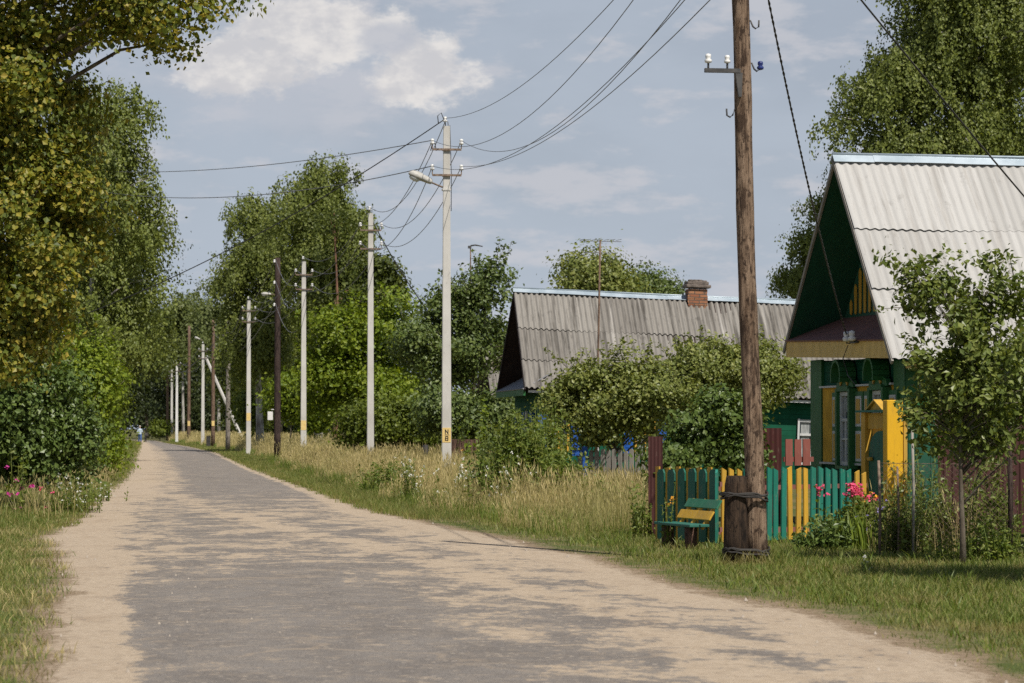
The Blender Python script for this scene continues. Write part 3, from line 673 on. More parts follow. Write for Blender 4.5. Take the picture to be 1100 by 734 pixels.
# ------------------------------------------------------------------ poles
def strokes(mb, segs, x0, z0, w, h, y, th):
    """writing built from flat bars: segs in a unit box"""
    for (ax, az, bx, bz) in segs:
        A = Vector((x0 + ax * w, y, z0 + az * h)); B = Vector((x0 + bx * w, y, z0 + bz * h)); c = (A + B) / 2; v = B - A
        ang = math.atan2(v.z, v.x); mb.box(c, (v.length + th * 0.6, 0.004, th), Matrix.Rotation(-ang, 3, 'Y'))
N_SEG = [(0, 0, 0, 1), (0, 1, 1, 0), (1, 0, 1, 1)]
EIGHT = [(0, 0, 0, 1), (1, 0, 1, 1), (0, 0, 1, 0), (0, 0.5, 1, 0.5), (0, 1, 1, 1)]
ONE = [(0.5, 0, 0.5, 1), (0.5, 1, 0.2, 0.75)]
def insulator(parent, p, s=1.0, mat='porcelain'):
    mb = MB(); mb.lathe([(0.012 * s, 0), (0.045 * s, 0.01 * s), (0.05 * s, 0.04 * s), (0.028 * s, 0.06 * s), (0.04 * s, 0.08 * s), (0.036 * s, 0.115 * s), (0.012 * s, 0.125 * s)], 10)
    return mb.build('insulator', M[mat], parent, p)
def luminaire(parent, p, ang, s=1.0, length=0.62):
    """cobra-head lamp: ribbed housing with a glass bowl, sloping up away from the pole"""
    R = Matrix.Rotation(ang, 3, 'Y')                       # local -X points away from the pole
    arm = MB(); arm.tube([p, Vector(p) + R @ Vector((-0.34 * s, 0, 0))], 0.022, 8); arm.build('lamp_arm', M['rust'], parent)
    o = Vector(p) + R @ Vector((-0.26 * s, 0, 0.0))
    hd = MB(); prof = [(0.0, 0.045), (0.03, 0.085), (0.12, 0.10), (0.26, 0.105), (0.29, 0.12), (0.42, 0.125), (0.54, 0.10), (0.60, 0.05), (0.62, 0.01)]
    vs = []; n = 12
    for q, r in prof:
        for k in range(n):
            w = 2 * math.pi * k / n; zc = math.sin(w) * r * (0.95 if math.sin(w) > 0 else 0.55)
            vs.append(o + R @ Vector((-q * s * length / 0.62, math.cos(w) * r * s, zc * s)))
    fs = [(i * n + k, i * n + (k + 1) % n, (i + 1) * n + (k + 1) % n, (i + 1) * n + k) for i in range(len(prof) - 1) for k in range(n)]
    fs.append(tuple(range(n))); hd.add(vs, fs, True)
    h = hd.build('lamp_head', M['lamp_grey'], parent)
    gb = MB(); vs = []
    for q, r in [(0.30, 0.03), (0.33, 0.075), (0.42, 0.10), (0.52, 0.08), (0.57, 0.03)]:
        for k in range(7):
            w = math.pi + math.pi * k / 6
            vs.append(o + R @ Vector((-q * s * length / 0.62, math.cos(w) * r * s, (math.sin(w) * r * 0.75 - 0.05) * s)))
    gb.add(vs, [(i * 7 + k, i * 7 + k + 1, (i + 1) * 7 + k + 1, (i + 1) * 7 + k) for i in range(4) for k in range(6)], True)
    gb.build('lamp_glass', M['lamp_glass'], h)
def concrete_pole(px, d, top, label, mat='concrete', arms=((0.585, 0), (1.22, 0)), armlen=0.36, plaque=None, white=0.0, w0=0.25, w1=0.165, group='concrete power poles along the road', cap=True, tilt=0.0):
    root = thing('concrete_pole', label, 'power pole', at(px, d, 0), 0.0, group); root.rotation_euler = (0, tilt, 0)
    mb = MB(); n = 7; vs = []
    for i in range(n):
        f = i / (n - 1); w = (w0 + (w1 - w0) * f) / 2; t = w * 0.86; c = w * 0.16; z = -0.05 + (top + 0.05) * f
        vs += [(-w + c, -t, z), (w - c, -t, z), (w, -t + c, z), (w * 0.86, t - c, z), (w * 0.86 - c, t, z), (-w * 0.86 + c, t, z), (-w * 0.86, t - c, z), (-w, -t + c, z)]
    fs = [(i * 8 + k, i * 8 + (k + 1) % 8, (i + 1) * 8 + (k + 1) % 8, (i + 1) * 8 + k) for i in range(n - 1) for k in range(8)]; fs.append(tuple((n - 1) * 8 + k for k in range(8)))
    mb.add(vs, fs); mb.build('shaft', M[mat], root)
    wd_ = lambda z: (w0 + (w1 - w0) * z / top)
    for q, _ in arms:
        z = top - q; ca = MB(); hw = wd_(z) / 2
        ca.box((0, -hw * 0.86 - 0.028, z), (armlen * 2, 0.05, 0.05)); ca.box((0, hw * 0.86 + 0.012, z), (hw * 2.1, 0.02, 0.05))
        for s in (-1, 1):
            ca.tube([(s * (hw + 0.01), -hw * 0.9 - 0.02, z), (s * (hw + 0.012), hw * 0.9, z)], 0.012, 5)
            ca.tube([(s * (armlen - 0.02), -hw * 0.86 - 0.03, z), (s * armlen, -hw * 0.86 - 0.03, z + 0.02), (s * armlen, -hw * 0.86 - 0.03, z + 0.15)], 0.014, 6)
        c = ca.build('crossarm', M['rust'], root)
        for s in (-1, 1): insulator(c, (s * armlen, -hw * 0.86 - 0.03, z + 0.12), 1.15)
    if cap:
        pn = MB(); pn.tube([(-0.02, 0, top - 0.02), (-0.03, 0, top + 0.13)], 0.014, 6); pn.tube([(0.05, 0, top - 0.02), (0.035, 0, top + 0.12)], 0.01, 6)
        pp = pn.build('top_pin', M['dark_steel'], root); insulator(pp, (-0.03, 0, top + 0.10), 1.1)
    if plaque:
        z, hgt, txt = plaque; w = wd_(z) * 0.97; y = -wd_(z) * 0.43 - 0.003
        pm = MB(); pm.box((0, y, z), (w * 0.93, 0.008, hgt)); pl = pm.build('number_plaque', M['plaque'], root)
        if txt:
            t = MB(); s = hgt / 0.36
            strokes(t, N_SEG, -0.033 * s, z + 0.035 * s, 0.066 * s, 0.095 * s, y - 0.006, 0.022 * s)
            t.box((0.008 * s, y - 0.006, z + 0.005 * s), (0.115 * s, 0.004, 0.016 * s))
            strokes(t, EIGHT, -0.03 * s, z - 0.13 * s, 0.06 * s, 0.095 * s, y - 0.006, 0.021 * s)
            t.build('number', M['black'], pl)
    if white > 0:
        wb = MB(); a, b = wd_(0) / 2 + 0.003, wd_(white) / 2 + 0.003
        vs = []
        for w, z in ((a, 0.0), (b, white)):
            t = w * 0.86; vs += [(-w, -t - 0.002, z), (w, -t - 0.002, z), (w * 0.88, t + 0.002, z), (-w * 0.88, t + 0.002, z)]
        wb.add(vs, [(0, 1, 5, 4), (1, 2, 6, 5), (2, 3, 7, 6), (3, 0, 4, 7), (4, 5, 6, 7)]); wb.build('whitewash_band', M['whitewash'], root)
    return root
H1 = zz(135, 70)
P1 = concrete_pole(479.3, 70, H1, 'tall concrete pole with a street lamp and a yellow N over 8 plaque', plaque=(zz(467.5, 70), 0.36, True), white=0.0)
luminaire(P1, (-0.09, -0.02, zz(201, 70)), math.radians(22), 1.12, 0.56)
mb = MB(); mb.box((0, 0, zz(203.5, 70)), (0.205, 0.185, 0.05)); mb.build('band', M['concrete'], P1)
mb = MB(); mb.tube([(-0.40, -0.1, H1 - 0.62), (-0.36, -0.1, H1 - 0.45), (-0.30, -0.1, H1 - 0.42), (-0.26, -0.1, H1 - 0.62)], 0.012, 5); mb.tube([(-0.05, -0.02, H1 + 0.13), (-0.13, -0.02, H1 + 0.33), (-0.22, -0.02, H1 + 0.25), (-0.20, -0.02, H1 + 0.06)], 0.012, 5)
mb.tube([(0.085, -0.02, H1 + 0.02), (0.12, -0.05, H1 - 1.2), (0.115, -0.05, H1 - 2.1)], 0.009, 5); mb.build('jumper_wire', M['cable'], P1)
mb = MB(); zb = zz(518, 70); mb.box((0.02, -0.113, 0.42), (0.16, 0.006, 0.11)); mb.build('tar_patch', M['black'], P1)
P2 = concrete_pole(397.8, 96.9, zz(229, 96.9), 'plain concrete pole without lamp beside the bright green bush', w0=0.25, w1=0.17)
P3 = concrete_pole(326, 124.4, zz(281, 124.4), 'concrete pole with a small yellow plate standing in tall dry grass', plaque=(zz(457, 124.4), 0.42, False), w0=0.27, w1=0.18)
P4 = concrete_pole(267, 162.6, zz(323, 162.6), 'grey concrete pole beside the far end of the pale slanting brace', mat='concrete', plaque=(zz(448, 162.6), 0.45, False), w0=0.28, w1=0.2)
P5 = concrete_pole(218, 245, zz(370, 245), 'far concrete pole with lamp, propped by a slanting brace', w0=0.30, w1=0.22)
luminaire(P5, (-0.05, -0.03, zz(366, 245)), math.radians(24), 0.85, 0.62)
P6 = concrete_pole(190, 295, zz(386, 295), 'whiter taller of the two slim concrete poles near the walker', mat='whitewash', w0=0.30, w1=0.2, cap=False)
P7 = concrete_pole(184.6, 340, zz(395, 340), 'shorter of the two slim concrete poles near the walker', w0=0.30, w1=0.22, plaque=(zz(457, 340), 0.5, False))
# slanting brace of the propped pole
mb = MB(); a = at(221, 245, zz(384, 245)); b = at(263, 245, 0.1); mb.tube([a - P5.location, b - P5.location], [0.12, 0.15], 6, smooth=False); mb.build('brace', M['concrete'], P5)

def wooden_pole(px, d, top, mat, label, r0=0.14, r1=0.10, lean=0.0, arms=(), group='wooden power poles along the road'):
    root = thing('wooden_pole', label, 'power pole', at(px, d, 0), 0.0, group)
    mb = MB(); n = 9; mb.tube([(lean * i / (n - 1), 0.01 * math.sin(i * 1.7), -0.05 + (top + 0.05) * i / (n - 1)) for i in range(n)], [r0 + (r1 - r0) * i / (n - 1) for i in range(n)], 12, wob=0.025)
    mb.build('shaft', M[mat], root)
    for q in arms:
        c = MB(); c.box((lean * (1 - q / top), -r1 - 0.03, top - q), (0.8, 0.06, 0.07)); c = c.build('crossarm', M['rust'], root)
        for s in (-0.36, 0.36): insulator(c, (s, -r1 - 0.03, top - q + 0.035), 1.3)
    return root
Wd = wooden_pole(298, 140, zz(277, 140), 'wood_dark', 'dark tarred wooden pole with a lamp and a small white box', 0.17, 0.13, lean=0.0)
luminaire(Wd, (-0.1, -0.02, zz(316.5, 140)), math.radians(2), 0.85, 0.58)
mb = MB(); mb.box((-0.36, -0.12, zz(447, 140)), (0.26, 0.16, 0.42), bev=0.015); mb.box((-0.2, 0, zz(440, 140)), (0.2, 0.04, 0.04)); mb.build('meter_box', M['whitewash'], Wd)
mb = MB()
for k, zq in enumerate((0.25, 1.3, 2.4)):
    mb = MB(); mb.tube([(-0.1, -0.05, zz(277, 140) - zq - 0.1), (-0.17, -0.12, zz(277, 140) - zq - 0.12), (-0.17, -0.12, zz(277, 140) - zq)], 0.015, 5)
    hk = mb.build('hook', M['dark_steel'], Wd); insulator(hk, (-0.17, -0.12, zz(277, 140) - zq), 1.3)
Wb = wooden_pole(229, 225, zz(344, 225), 'wood_far', 'slim brown wooden pole with a black box at its foot', 0.16, 0.12)
mb = MB(); mb.box((-0.36, -0.1, 0.42), (0.34, 0.3, 0.85), bev=0.02); mb.box((-0.36, -0.1, 0.88), (0.4, 0.36, 0.05)); mb.build('ground_box', M['black'], Wb)
mb = MB(); mb.box((0, -0.165, zz(455, 225)), (0.22, 0.012, 0.4)); mb.build('number_plaque', M['plaque'], Wb)
Wg = wooden_pole(245, 191, zz(344, 191), 'wood_grey', 'grey weathered wooden pole with two crossarms at the road bend', 0.16, 0.14, arms=(0.45, 1.05))
Wf = wooden_pole(203, 289, zz(350, 289), 'wood_far', 'tall brown wooden pole between the propped and the whitish poles', 0.19, 0.13)
mb = MB(); mb.box((0, -0.17, zz(455, 289)), (0.24, 0.012, 0.5)); mb.build('number_plaque', M['plaque'], Wf)
We = wooden_pole(180, 350, zz(392, 350), 'wood_far', 'farthest brown wooden pole close behind the walker', 0.18, 0.14)

# the big wooden pole in front, tied to a stub post
D0 = 31.6; W0 = thing('wooden_pole', 'big weathered wooden pole wired to a dark stub post by the bench', 'power pole', at(812.5, D0, 0), 0.0, 'wooden power poles along the road')
k0 = 1 / FPX * D0; HT = 9.2; lean = -(17.5 * k0) / zz(0, D0)
mb = MB(); n = 24; mb.tube([(lean * z + 0.012 * math.sin(z * 1.3), 0.012 * math.sin(z * 0.9), z - 0.05) for z in np.linspace(0, HT, n)], [0.103 + 0.026 * math.exp(-z * 1.1) - 0.0012 * z + 0.003 * math.sin(z * 5.1) for z in np.linspace(0, HT, n)], 20, wob=0.02)
mb.build('shaft', M['wood_pole'], W0)
mb = MB(); sx = (789 - 812.5) * k0; hs = zz(511, D0)
mb.tube([(sx + 0.004, -0.02, -0.05), (sx + 0.002, -0.02, 0.3), (sx + 0.004, -0.02, hs - 0.1), (sx + 0.01, -0.02, hs - 0.015), (sx + 0.01, -0.02, hs)], [0.142, 0.136, 0.126, 0.118, 0.096], 15, wob=0.055)
mb.build('stub_post', M['wood_stub'], W0)
for z in (zz(532, D0), zz(591, D0)):
    mb = MB()
    for k in (0, 2, 3):
        pts = []; kw = random.uniform(-1, 1)
        for i in range(40):
            w = 2 * math.pi * i / 39; x = (sx + 0.0) / 2 + lean * z + math.copysign(abs(math.cos(w)) ** 0.55, math.cos(w)) * (0.128 + abs(sx) / 2); y = -0.01 + math.copysign(abs(math.sin(w)) ** 0.45, math.sin(w)) * 0.158
            pts.append((x, y, z + 0.014 * (k - 2) + 0.022 * math.sin(w * 2 + kw * 2) + 0.03 * kw * math.cos(w) + 0.006 * math.sin(w * 9 + k)))
        mb.tube(pts, 0.012, 5)
    mb.build('wire_binding', M['black'], W0)
zt = zz(77, D0); xb = lean * zt
mb = MB(); mb.box((xb - 0.245, -0.12, zt), (0.40, 0.055, 0.045)); mb.prism([(xb - 0.10, zt - 0.022), (xb - 0.02, zt - 0.022), (xb - 0.03, zt - 0.29), (xb - 0.065, zt - 0.29)], 0.035, None, (0, -0.125, 0))
for q in (-0.405, -0.19): mb.tube([(xb + q, -0.12, zt), (xb + q, -0.12, zt + 0.10)], 0.012, 6)
br = mb.build('bracket', M['dark_steel'], W0)
insulator(br, (xb - 0.405, -0.12, zt + 0.08), 0.85)
ins = insulator(br, (xb - 0.19, -0.12, zt + 0.08), 0.75)
mb = MB(); mb.lathe([(0.03, 0), (0.045, 0.015), (0.04, 0.04), (0.012, 0.05)], 8, (xb - 0.19, -0.12, zt + 0.12)); mb.tube([(xb - 0.19, -0.12, zt + 0.145), (xb - 0.11, -0.12, zt + 0.145)], 0.008, 5); mb.build('wire_clamp', M['dark_steel'], ins)
for (py, s, blue) in ((27, 1, False), (73, 1, True), (123, -1, False)):
    z = zz(py, D0); x0 = lean * z + s * 0.085
    mb = MB(); mb.tube([(x0 - s * 0.03, -0.03, z + 0.06), (x0 + s * 0.02, -0.05, z + 0.055), (x0 + s * 0.045, -0.06, z - 0.01), (x0 + s * 0.075, -0.06, z - 0.035), (x0 + s * 0.11, -0.06, z - 0.015), (x0 + s * 0.115, -0.06, z + 0.06)], 0.010, 6)
    h = mb.build('hook', M['dark_steel'], W0)
    if blue: insulator(h, (x0 + s * 0.115, -0.06, z - 0.02), 0.8, 'blue_glass')

# ------------------------------------------------------------------ wires
def wire(a, b, sag, label, r=0.011, mat='wire', group=None, n=28, name='power_wire', cat='wire', twist=False):
    a, b = Vector(a), Vector(b); pts = []
    for i in range(n):
        t = i / (n - 1); p = a.lerp(b, t); p.z -= 4 * sag * t * (1 - t); pts.append(p - a)
    mb = MB()
    if twist:
        fine = []; m = n * 5
        for ph in (0, math.pi):
            q = []
            for i in range(m):
                t = i / (m - 1); p = a.lerp(b, t) - a; p.z -= 4 * sag * t * (1 - t); w = t * (b - a).length * 22 + ph
                q.append(p + Vector((math.cos(w), 0, math.sin(w))) * r * 0.7)
            mb.tube(q, r * 0.75, 5)
    else: mb.tube(pts, r, 5)
    return tag(mb.build(name, M[mat], None, a), label, cat, group)
def armp(pole, d, px, top, q, s, al=0.36): return at(px, d, top - q + 0.22) + Vector((s * al, -0.14, 0))
LINE = 'overhead wires of the roadside power line'
T = {1: (479.3, 70, H1), 2: (397.8, 96.9, zz(229, 96.9)), 3: (326, 124.4, zz(281, 124.4)), 4: (267, 162.6, zz(323, 162.6)), 5: (245, 191, zz(344, 191)), 6: (218, 245, zz(370, 245)), 7: (190, 295, zz(386, 295)), 8: (184.6, 340, zz(395, 340))}
def anchors(k):
    px, d, top = T[k]; r = [at(px, d, top + 0.2)]
    for q in (0.585, 1.22):
        for s in (-1, 1): r.append(armp(None, d, px, top, q, s))
    return r
A1 = anchors(1); wp = lambda z, dx=0.0: at(812.5, D0, z) + Vector((lean * z + dx, 0, 0))
for (a, z, dx, sg, lb) in ((A1[0], 7.8, -0.1, 0.68, 'topmost wire rising from the lamp pole peak to the big wooden pole'),
                          (A1[1], 7.83, -0.1, 1.2, 'second highest wire between lamp pole and big wooden pole'),
                          (A1[2], 7.3, 0.1, 1.18, 'middle wire of the five between lamp pole and big wooden pole'),
                          (A1[3], 7.1, 0.1, 0.95, 'second lowest wire between lamp pole and big wooden pole'),
                          (A1[4], 6.5, -0.1, 0.58, 'lowest wire of the five between lamp pole and big wooden pole')):
    wire(a, wp(z, dx), sg, lb, 0.0065, 'wire', LINE)
desc = {1: ('lamp pole', 'plain concrete pole'), 2: ('plain concrete pole', 'dry grass pole'), 3: ('dry grass pole', 'grey concrete pole'), 4: ('grey concrete pole', 'grey wooden pole')}
pos = ['peak wire', 'upper roadside wire', 'upper house side wire', 'lower roadside wire', 'lower house side wire']
for k in (1, 2, 3, 4):
    a, b = anchors(k), anchors(k + 1)
    for i in range(5): wire(a[i], b[i], 0.75 + 0.22 * ((i * 7 + k * 3) % 5) / 4, '%s from the %s to the %s' % (pos[i], *desc[k]), 0.008 + 0.0017 * k, 'wire', LINE)
a, b, c, e = anchors(5), anchors(6), anchors(7), anchors(8)
for i in (1, 2, 3, 4):
    wire(a[i], b[i], 0.8, '%s from the grey wooden pole to the braced pole' % pos[i], 0.018, 'wire', LINE)
    wire(b[i], c[i], 0.8, '%s from the braced pole to the whitish pole' % pos[i], 0.02, 'wire', LINE)
    wire(c[i], e[i], 0.7, '%s between the two slim poles near the walker' % pos[i], 0.022, 'wire', LINE)
# wires of the wooden line
zt_d = zz(277, 140)
for i, q in enumerate((0.15, 1.2, 2.3)):
    wire(at(298, 140, zt_d - q) + Vector((-0.17, -0.12, 0)), at(229, 225, zz(344, 225) - q * 0.8 - 0.1), 1.5, ('upper', 'middle', 'lower')[i] + ' wire from the dark tarred pole back to the slim brown pole', 0.016, 'wire', LINE)
    wire(at(298, 140, zt_d - q) + Vector((-0.1, -0.15, 0.02)), at(326, 124.4, T[3][2] - 0.3 - q), 0.9, ('upper', 'middle', 'lower')[i] + ' slack link between the tarred pole and dry grass pole', 0.013, 'wire', LINE)
# service lines crossing the road
wire(A1[1], at(120, 99, zz(184, 99)), 0.25, 'higher thin service wire crossing the sky from lamp pole to the birch', 0.011, 'wire', LINE)
wire(A1[3], at(110, 99, zz(206, 99)), 0.45, 'lower thin service wire crossing the sky from lamp pole to the birch', 0.012, 'wire', LINE)
wire(A1[0], at(20, 84, zz(362, 84)), 0.55, 'thick black cable slanting down from the lamp pole over the road', 0.014, 'cable', LINE)
wire(at(398, 96.9, T[2][2] - 0.15), at(475, 99, zz(353, 99)), 0.25, 'short black cable from the plain pole down into the pear tree', 0.02, 'cable', LINE)

# ------------------------------------------------------------------ houses
MX = Matrix(((0, 1, 0), (1, 0, 0), (0, 0, 1)))          # outline in YZ, extruded along X
def slate_slope(parent, mat, x0, x1, ridge, eave, fr, amp=0.019, wl=0.142, sag=0.03, name='roof_slope', k0=0.0, step=0.028):
    (yr, zr), (ye, ze) = ridge, eave
    L = math.hypot(ye - yr, ze - zr); dy, dz = (ye - yr) / L, (ze - zr) / L
    ny, nz = (-dz, dy) if dy > 0 else (dz, -dy)
    if nz < 0: ny, nz = -ny, -nz
    V = []; F = []; UV = []; step = wl / 6; nx = int((x1 - x0) / step) + 1
    for ti in range(len(fr) - 1):
        f0 = fr[ti] - (0.035 if ti else 0); f1 = fr[ti + 1]; base = len(V); rows = 5
        for r in range(rows):
            g = r / (rows - 1); f = f0 + (f1 - f0) * g; off = 0.006 + step * g
            for i in range(nx):
                x = x0 + i * step; o = off + amp * math.sin(2 * math.pi * x / wl + k0) + 0.006 * math.sin(x * 2.1 + ti * 2)
                sg = sag * math.sin(math.pi * (x - x0) / (x1 - x0)) * (0.4 + 0.6 * f) + 0.012 * math.sin(x * 1.3 + ti)
                sheet = math.floor(x / 1.13); jit = 0.010 * math.sin(sheet * 12.9 + ti * 7.7) * g
                V.append((x, yr + dy * L * f + dy * jit + ny * o, zr + dz * L * f + dz * jit + nz * o - sg)); UV.append((x, ti + 0.02 + 0.96 * g))
        for r in range(rows - 1):
            for i in range(nx - 1): a = base + r * nx + i; F.append((a, a + 1, a + nx + 1, a + nx))
    return uv_mesh(name, V, F, UV, mat, parent)
def slab(mb, A, B, C, D, th):
    """a board with the four given corners and thickness th below them"""
    A, B, C, D = map(Vector, (A, B, C, D)); n = (B - A).cross(D - A).normalized()
    if n.z < 0: n = -n
    lo = [p - n * th for p in (A, B, C, D)]
    return mb.add([A, B, C, D] + lo, [(0, 1, 2, 3), (7, 6, 5, 4), (0, 4, 5, 1), (1, 5, 6, 2), (2, 6, 7, 3), (3, 7, 4, 0)])
def ridge_cap(parent, mat, x0, x1, yr, zr, sl_n, sl_f, w=0.2, sag=0.03):
    mb = MB(); n = 14
    for side, (dy, dz) in ((0, sl_n), (1, sl_f)):
        for i in range(n):
            a = x0 + (x1 - x0) * i / n; b = x0 + (x1 - x0) * (i + 1) / n
            jz = 0.009 * math.sin(i * 5.3 + yr); za = zr + 0.075 + jz - sag * 0.4 * math.sin(math.pi * (a - x0) / (x1 - x0)); zb = zr + 0.072 + jz - sag * 0.4 * math.sin(math.pi * (b - x0) / (x1 - x0))
            slab(mb, (a, yr, za), (b, yr, zb), (b, yr + dy * w, zb + dz * w), (a, yr + dy * w, za + dz * w), 0.006)
    mb.tube([(x0, yr, zr + 0.078), ((x0 + x1) / 2, yr, zr + 0.078 - sag * 0.4), (x1, yr, zr + 0.078)], 0.022, 6)
    return mb.build('ridge_cap', mat, parent)
def planks_mat(name, c, groove, pitch=0.11, diag=0.0, axis=1):
    t = NT(name); v = t.coord('Object'); sp = t.n('ShaderNodeSeparateXYZ'); t.l(v, sp.inputs[0])
    q = t.math('ADD', sp.outputs[axis], t.math('MULTIPLY', sp.outputs[2], diag)); q = t.math('DIVIDE', q, pitch)
    fr = t.math('FRACT', q); g = t.math('LESS_THAN', fr, 0.10)
    wn_ = t.n('ShaderNodeTexWhiteNoise', noise_dimensions='1D'); t.l(t.math('FLOOR', q), wn_.inputs['W'])
    a = t.noise(v, 4, 5); col = t.mix(t.rng(a, 0.3, 0.7), tuple(x * 0.72 for x in c), c)
    col = t.mix(t.math('MULTIPLY', wn_.outputs[0], 0.3), col, tuple(x * 0.55 for x in c)); col = t.mix(t.math('MULTIPLY', g, 0.8), col, groove)
    return t.done(t.pbsdf(col, 0.8, fr, 0.4, 0.01, spec=0.12))
M['ochre_planks'] = planks_mat('ochre_diagonal_planks', (0.74, 0.43, 0.05), (0.2, 0.1, 0.02), 0.10, 0.6)
M['green_planks'] = planks_mat('green_wall_planks', (0.012, 0.10, 0.055), (0.005, 0.04, 0.02), 0.14, 0.0, 2)
M['side_planks'] = planks_mat('green_side_planks', (0.010, 0.115, 0.078), (0.006, 0.07, 0.05), 0.14, 0.0, 2)  # tree shade on the side wall is put into this darker green
M['ochre_side'] = planks_mat('ochre_side_planks', (0.60, 0.33, 0.03), (0.2, 0.1, 0.02), 0.11, 0.0, 0)

# ---- the yellow and green house
R0 = at(958, 41, 0)
h1 = thing('wooden_house', 'green house with ochre window wall and pale corrugated slate roof', 'house', R0, math.radians(2.05), 'village houses')
YR, ZR, YF = 2.9, 5.66, 5.8; ZEN, ZEF, HL = 2.50, 2.80, 9.0
nl = math.hypot(YR, ZR - ZEN); sn = (-YR / nl, (ZEN - ZR) / nl); fl = math.hypot(YF - YR, ZR - ZEF); sf = ((YF - YR) / fl, (ZEF - ZR) / fl)
slate_slope(h1, M['slate_pale'], 0, HL, (YR, ZR), (0, ZEN), [0, 0.37, 0.665, 1.0], sag=0.02, amp=0.0145, step=0.020)
slate_slope(h1, M['slate_pale'], 0, HL, (YR, ZR), (YF, ZEF), [0, 0.37, 0.665, 1.0], sag=0.02, amp=0.0145, step=0.020)
ridge_cap(h1, M['zinc'], -0.02, HL, YR, ZR, sn, sf, 0.17, 0.02)
mb = MB()
for (ye, ze, s) in ((0.04, ZEN + 0.03, sn), (YF - 0.04, ZEF + 0.03, sf)):
    slab(mb, (0.03, YR, ZR - 0.045), (HL - 0.05, YR, ZR - 0.045), (HL - 0.05, ye, ze - 0.045), (0.03, ye, ze - 0.045), 0.03)
mb.build('soffit', M['green_soffit'], h1)
mb = MB()
for (ye, ze) in ((-0.03, ZEN - 0.01), (YF + 0.03, ZEF - 0.01)):
    slab(mb, (-0.012, YR, ZR - 0.01), (0.022, YR, ZR - 0.01), (0.022, ye, ze - 0.02), (-0.012, ye, ze - 0.02), 0.07)
mb.build('bargeboard', M['grey_wood'], h1)
mb = MB(); mb.prism([(0.74, 3.1), (YR + 2.4, 3.1), (YR, ZR - 0.11)], 0.06, MX, (0.87, 0, 0)); mb.build('upper_gable', M['green_house'], h1)
mb = MB()
y = 0.95
while y < 5.1:
    zt_ = ZR - 0.35 - abs(y - YR) * ((ZR - ZEN) / YR if y < YR else (ZR - ZEF) / (YF - YR)) * 0.98
    if zt_ > 3.5: mb.prism([(y - 0.04, 3.36), (y, 3.32), (y + 0.07, 3.34), (y + 0.085, zt_ - 0.06), (y + 0.02, zt_), (y - 0.055, zt_ - 0.06)], 0.012, MX, (0.825, 0, 0))
    y += 0.25
mb.build('gable_slats', M['yellow'], h1)
mb = MB(); slab(mb, (-0.03, 0.36, 2.79), (-0.03, 5.62, 2.93), (0.86, 5.2, 3.30), (0.86, 0.84, 3.27), 0.025); mb.build('pent_roof', M['pent_brown'], h1)
mb = MB(); mb.prism([(0.10, 2.51), (YF - 0.12, 2.66), (YF - 0.16, 2.86), (5.6, 2.92), (0.34, 2.775)], 0.05, MX, (0.03, 0, 0)); mb.build('gable_beam', M['beam'], h1)
mb = MB(); slab(mb, (0.06, 0.1, 2.54), (0.06, YF - 0.15, 2.73), (0.5, YF - 0.15, 2.73), (0.5, 0.1, 2.54), 0.02); mb.build('pent_soffit', M['green_soffit'], h1)
mb = MB(); mb.box((HL / 2 + 0.1, 0.11, 2.43), (HL - 0.3, 0.03, 0.13)); mb.build('eave_board', M['beam'], h1)
mb = MB(); mb.box((4.6, 2.88, 1.28), (8.46, 4.9, 2.56)); mb.build('wall', M['green_planks'], h1)
mb = MB(); mb.box((4.75, 0.415, 1.26), (8.1, 0.03, 2.5)); mb.build('side_cladding', M['side_planks'], h1)
for c_, q_ in (((0.345, 5.02, 1.3), (0.05, 0.62, 2.6)), ((0.6, 5.345, 1.3), (0.5, 0.03, 2.6)), ((0.345, 0.66, 1.29), (0.05, 0.52, 2.55)), ((0.52, 0.39, 1.27), (0.36, 0.02, 2.52))): mb = MB(); mb.box(c_, q_); mb.build('corner_board', M['green_trim'], h1)
mb = MB(); mb.box((0.352, 2.8, 1.55), (0.036, 3.74, 1.18)); mb.build('ochre_cladding', M['ochre_planks'], h1)
mb = MB(); mb.box((4.9, 0.395, 1.50), (7.4, 0.03, 1.10)); mb.build('ochre_side_cladding', M['ochre_side'], h1)
mb = MB()
for z in (2.155, 0.945): mb.box((0.325, 2.8, z), (0.10, 3.78, 0.03))
mb.build('white_ledge', M['white'], h1)
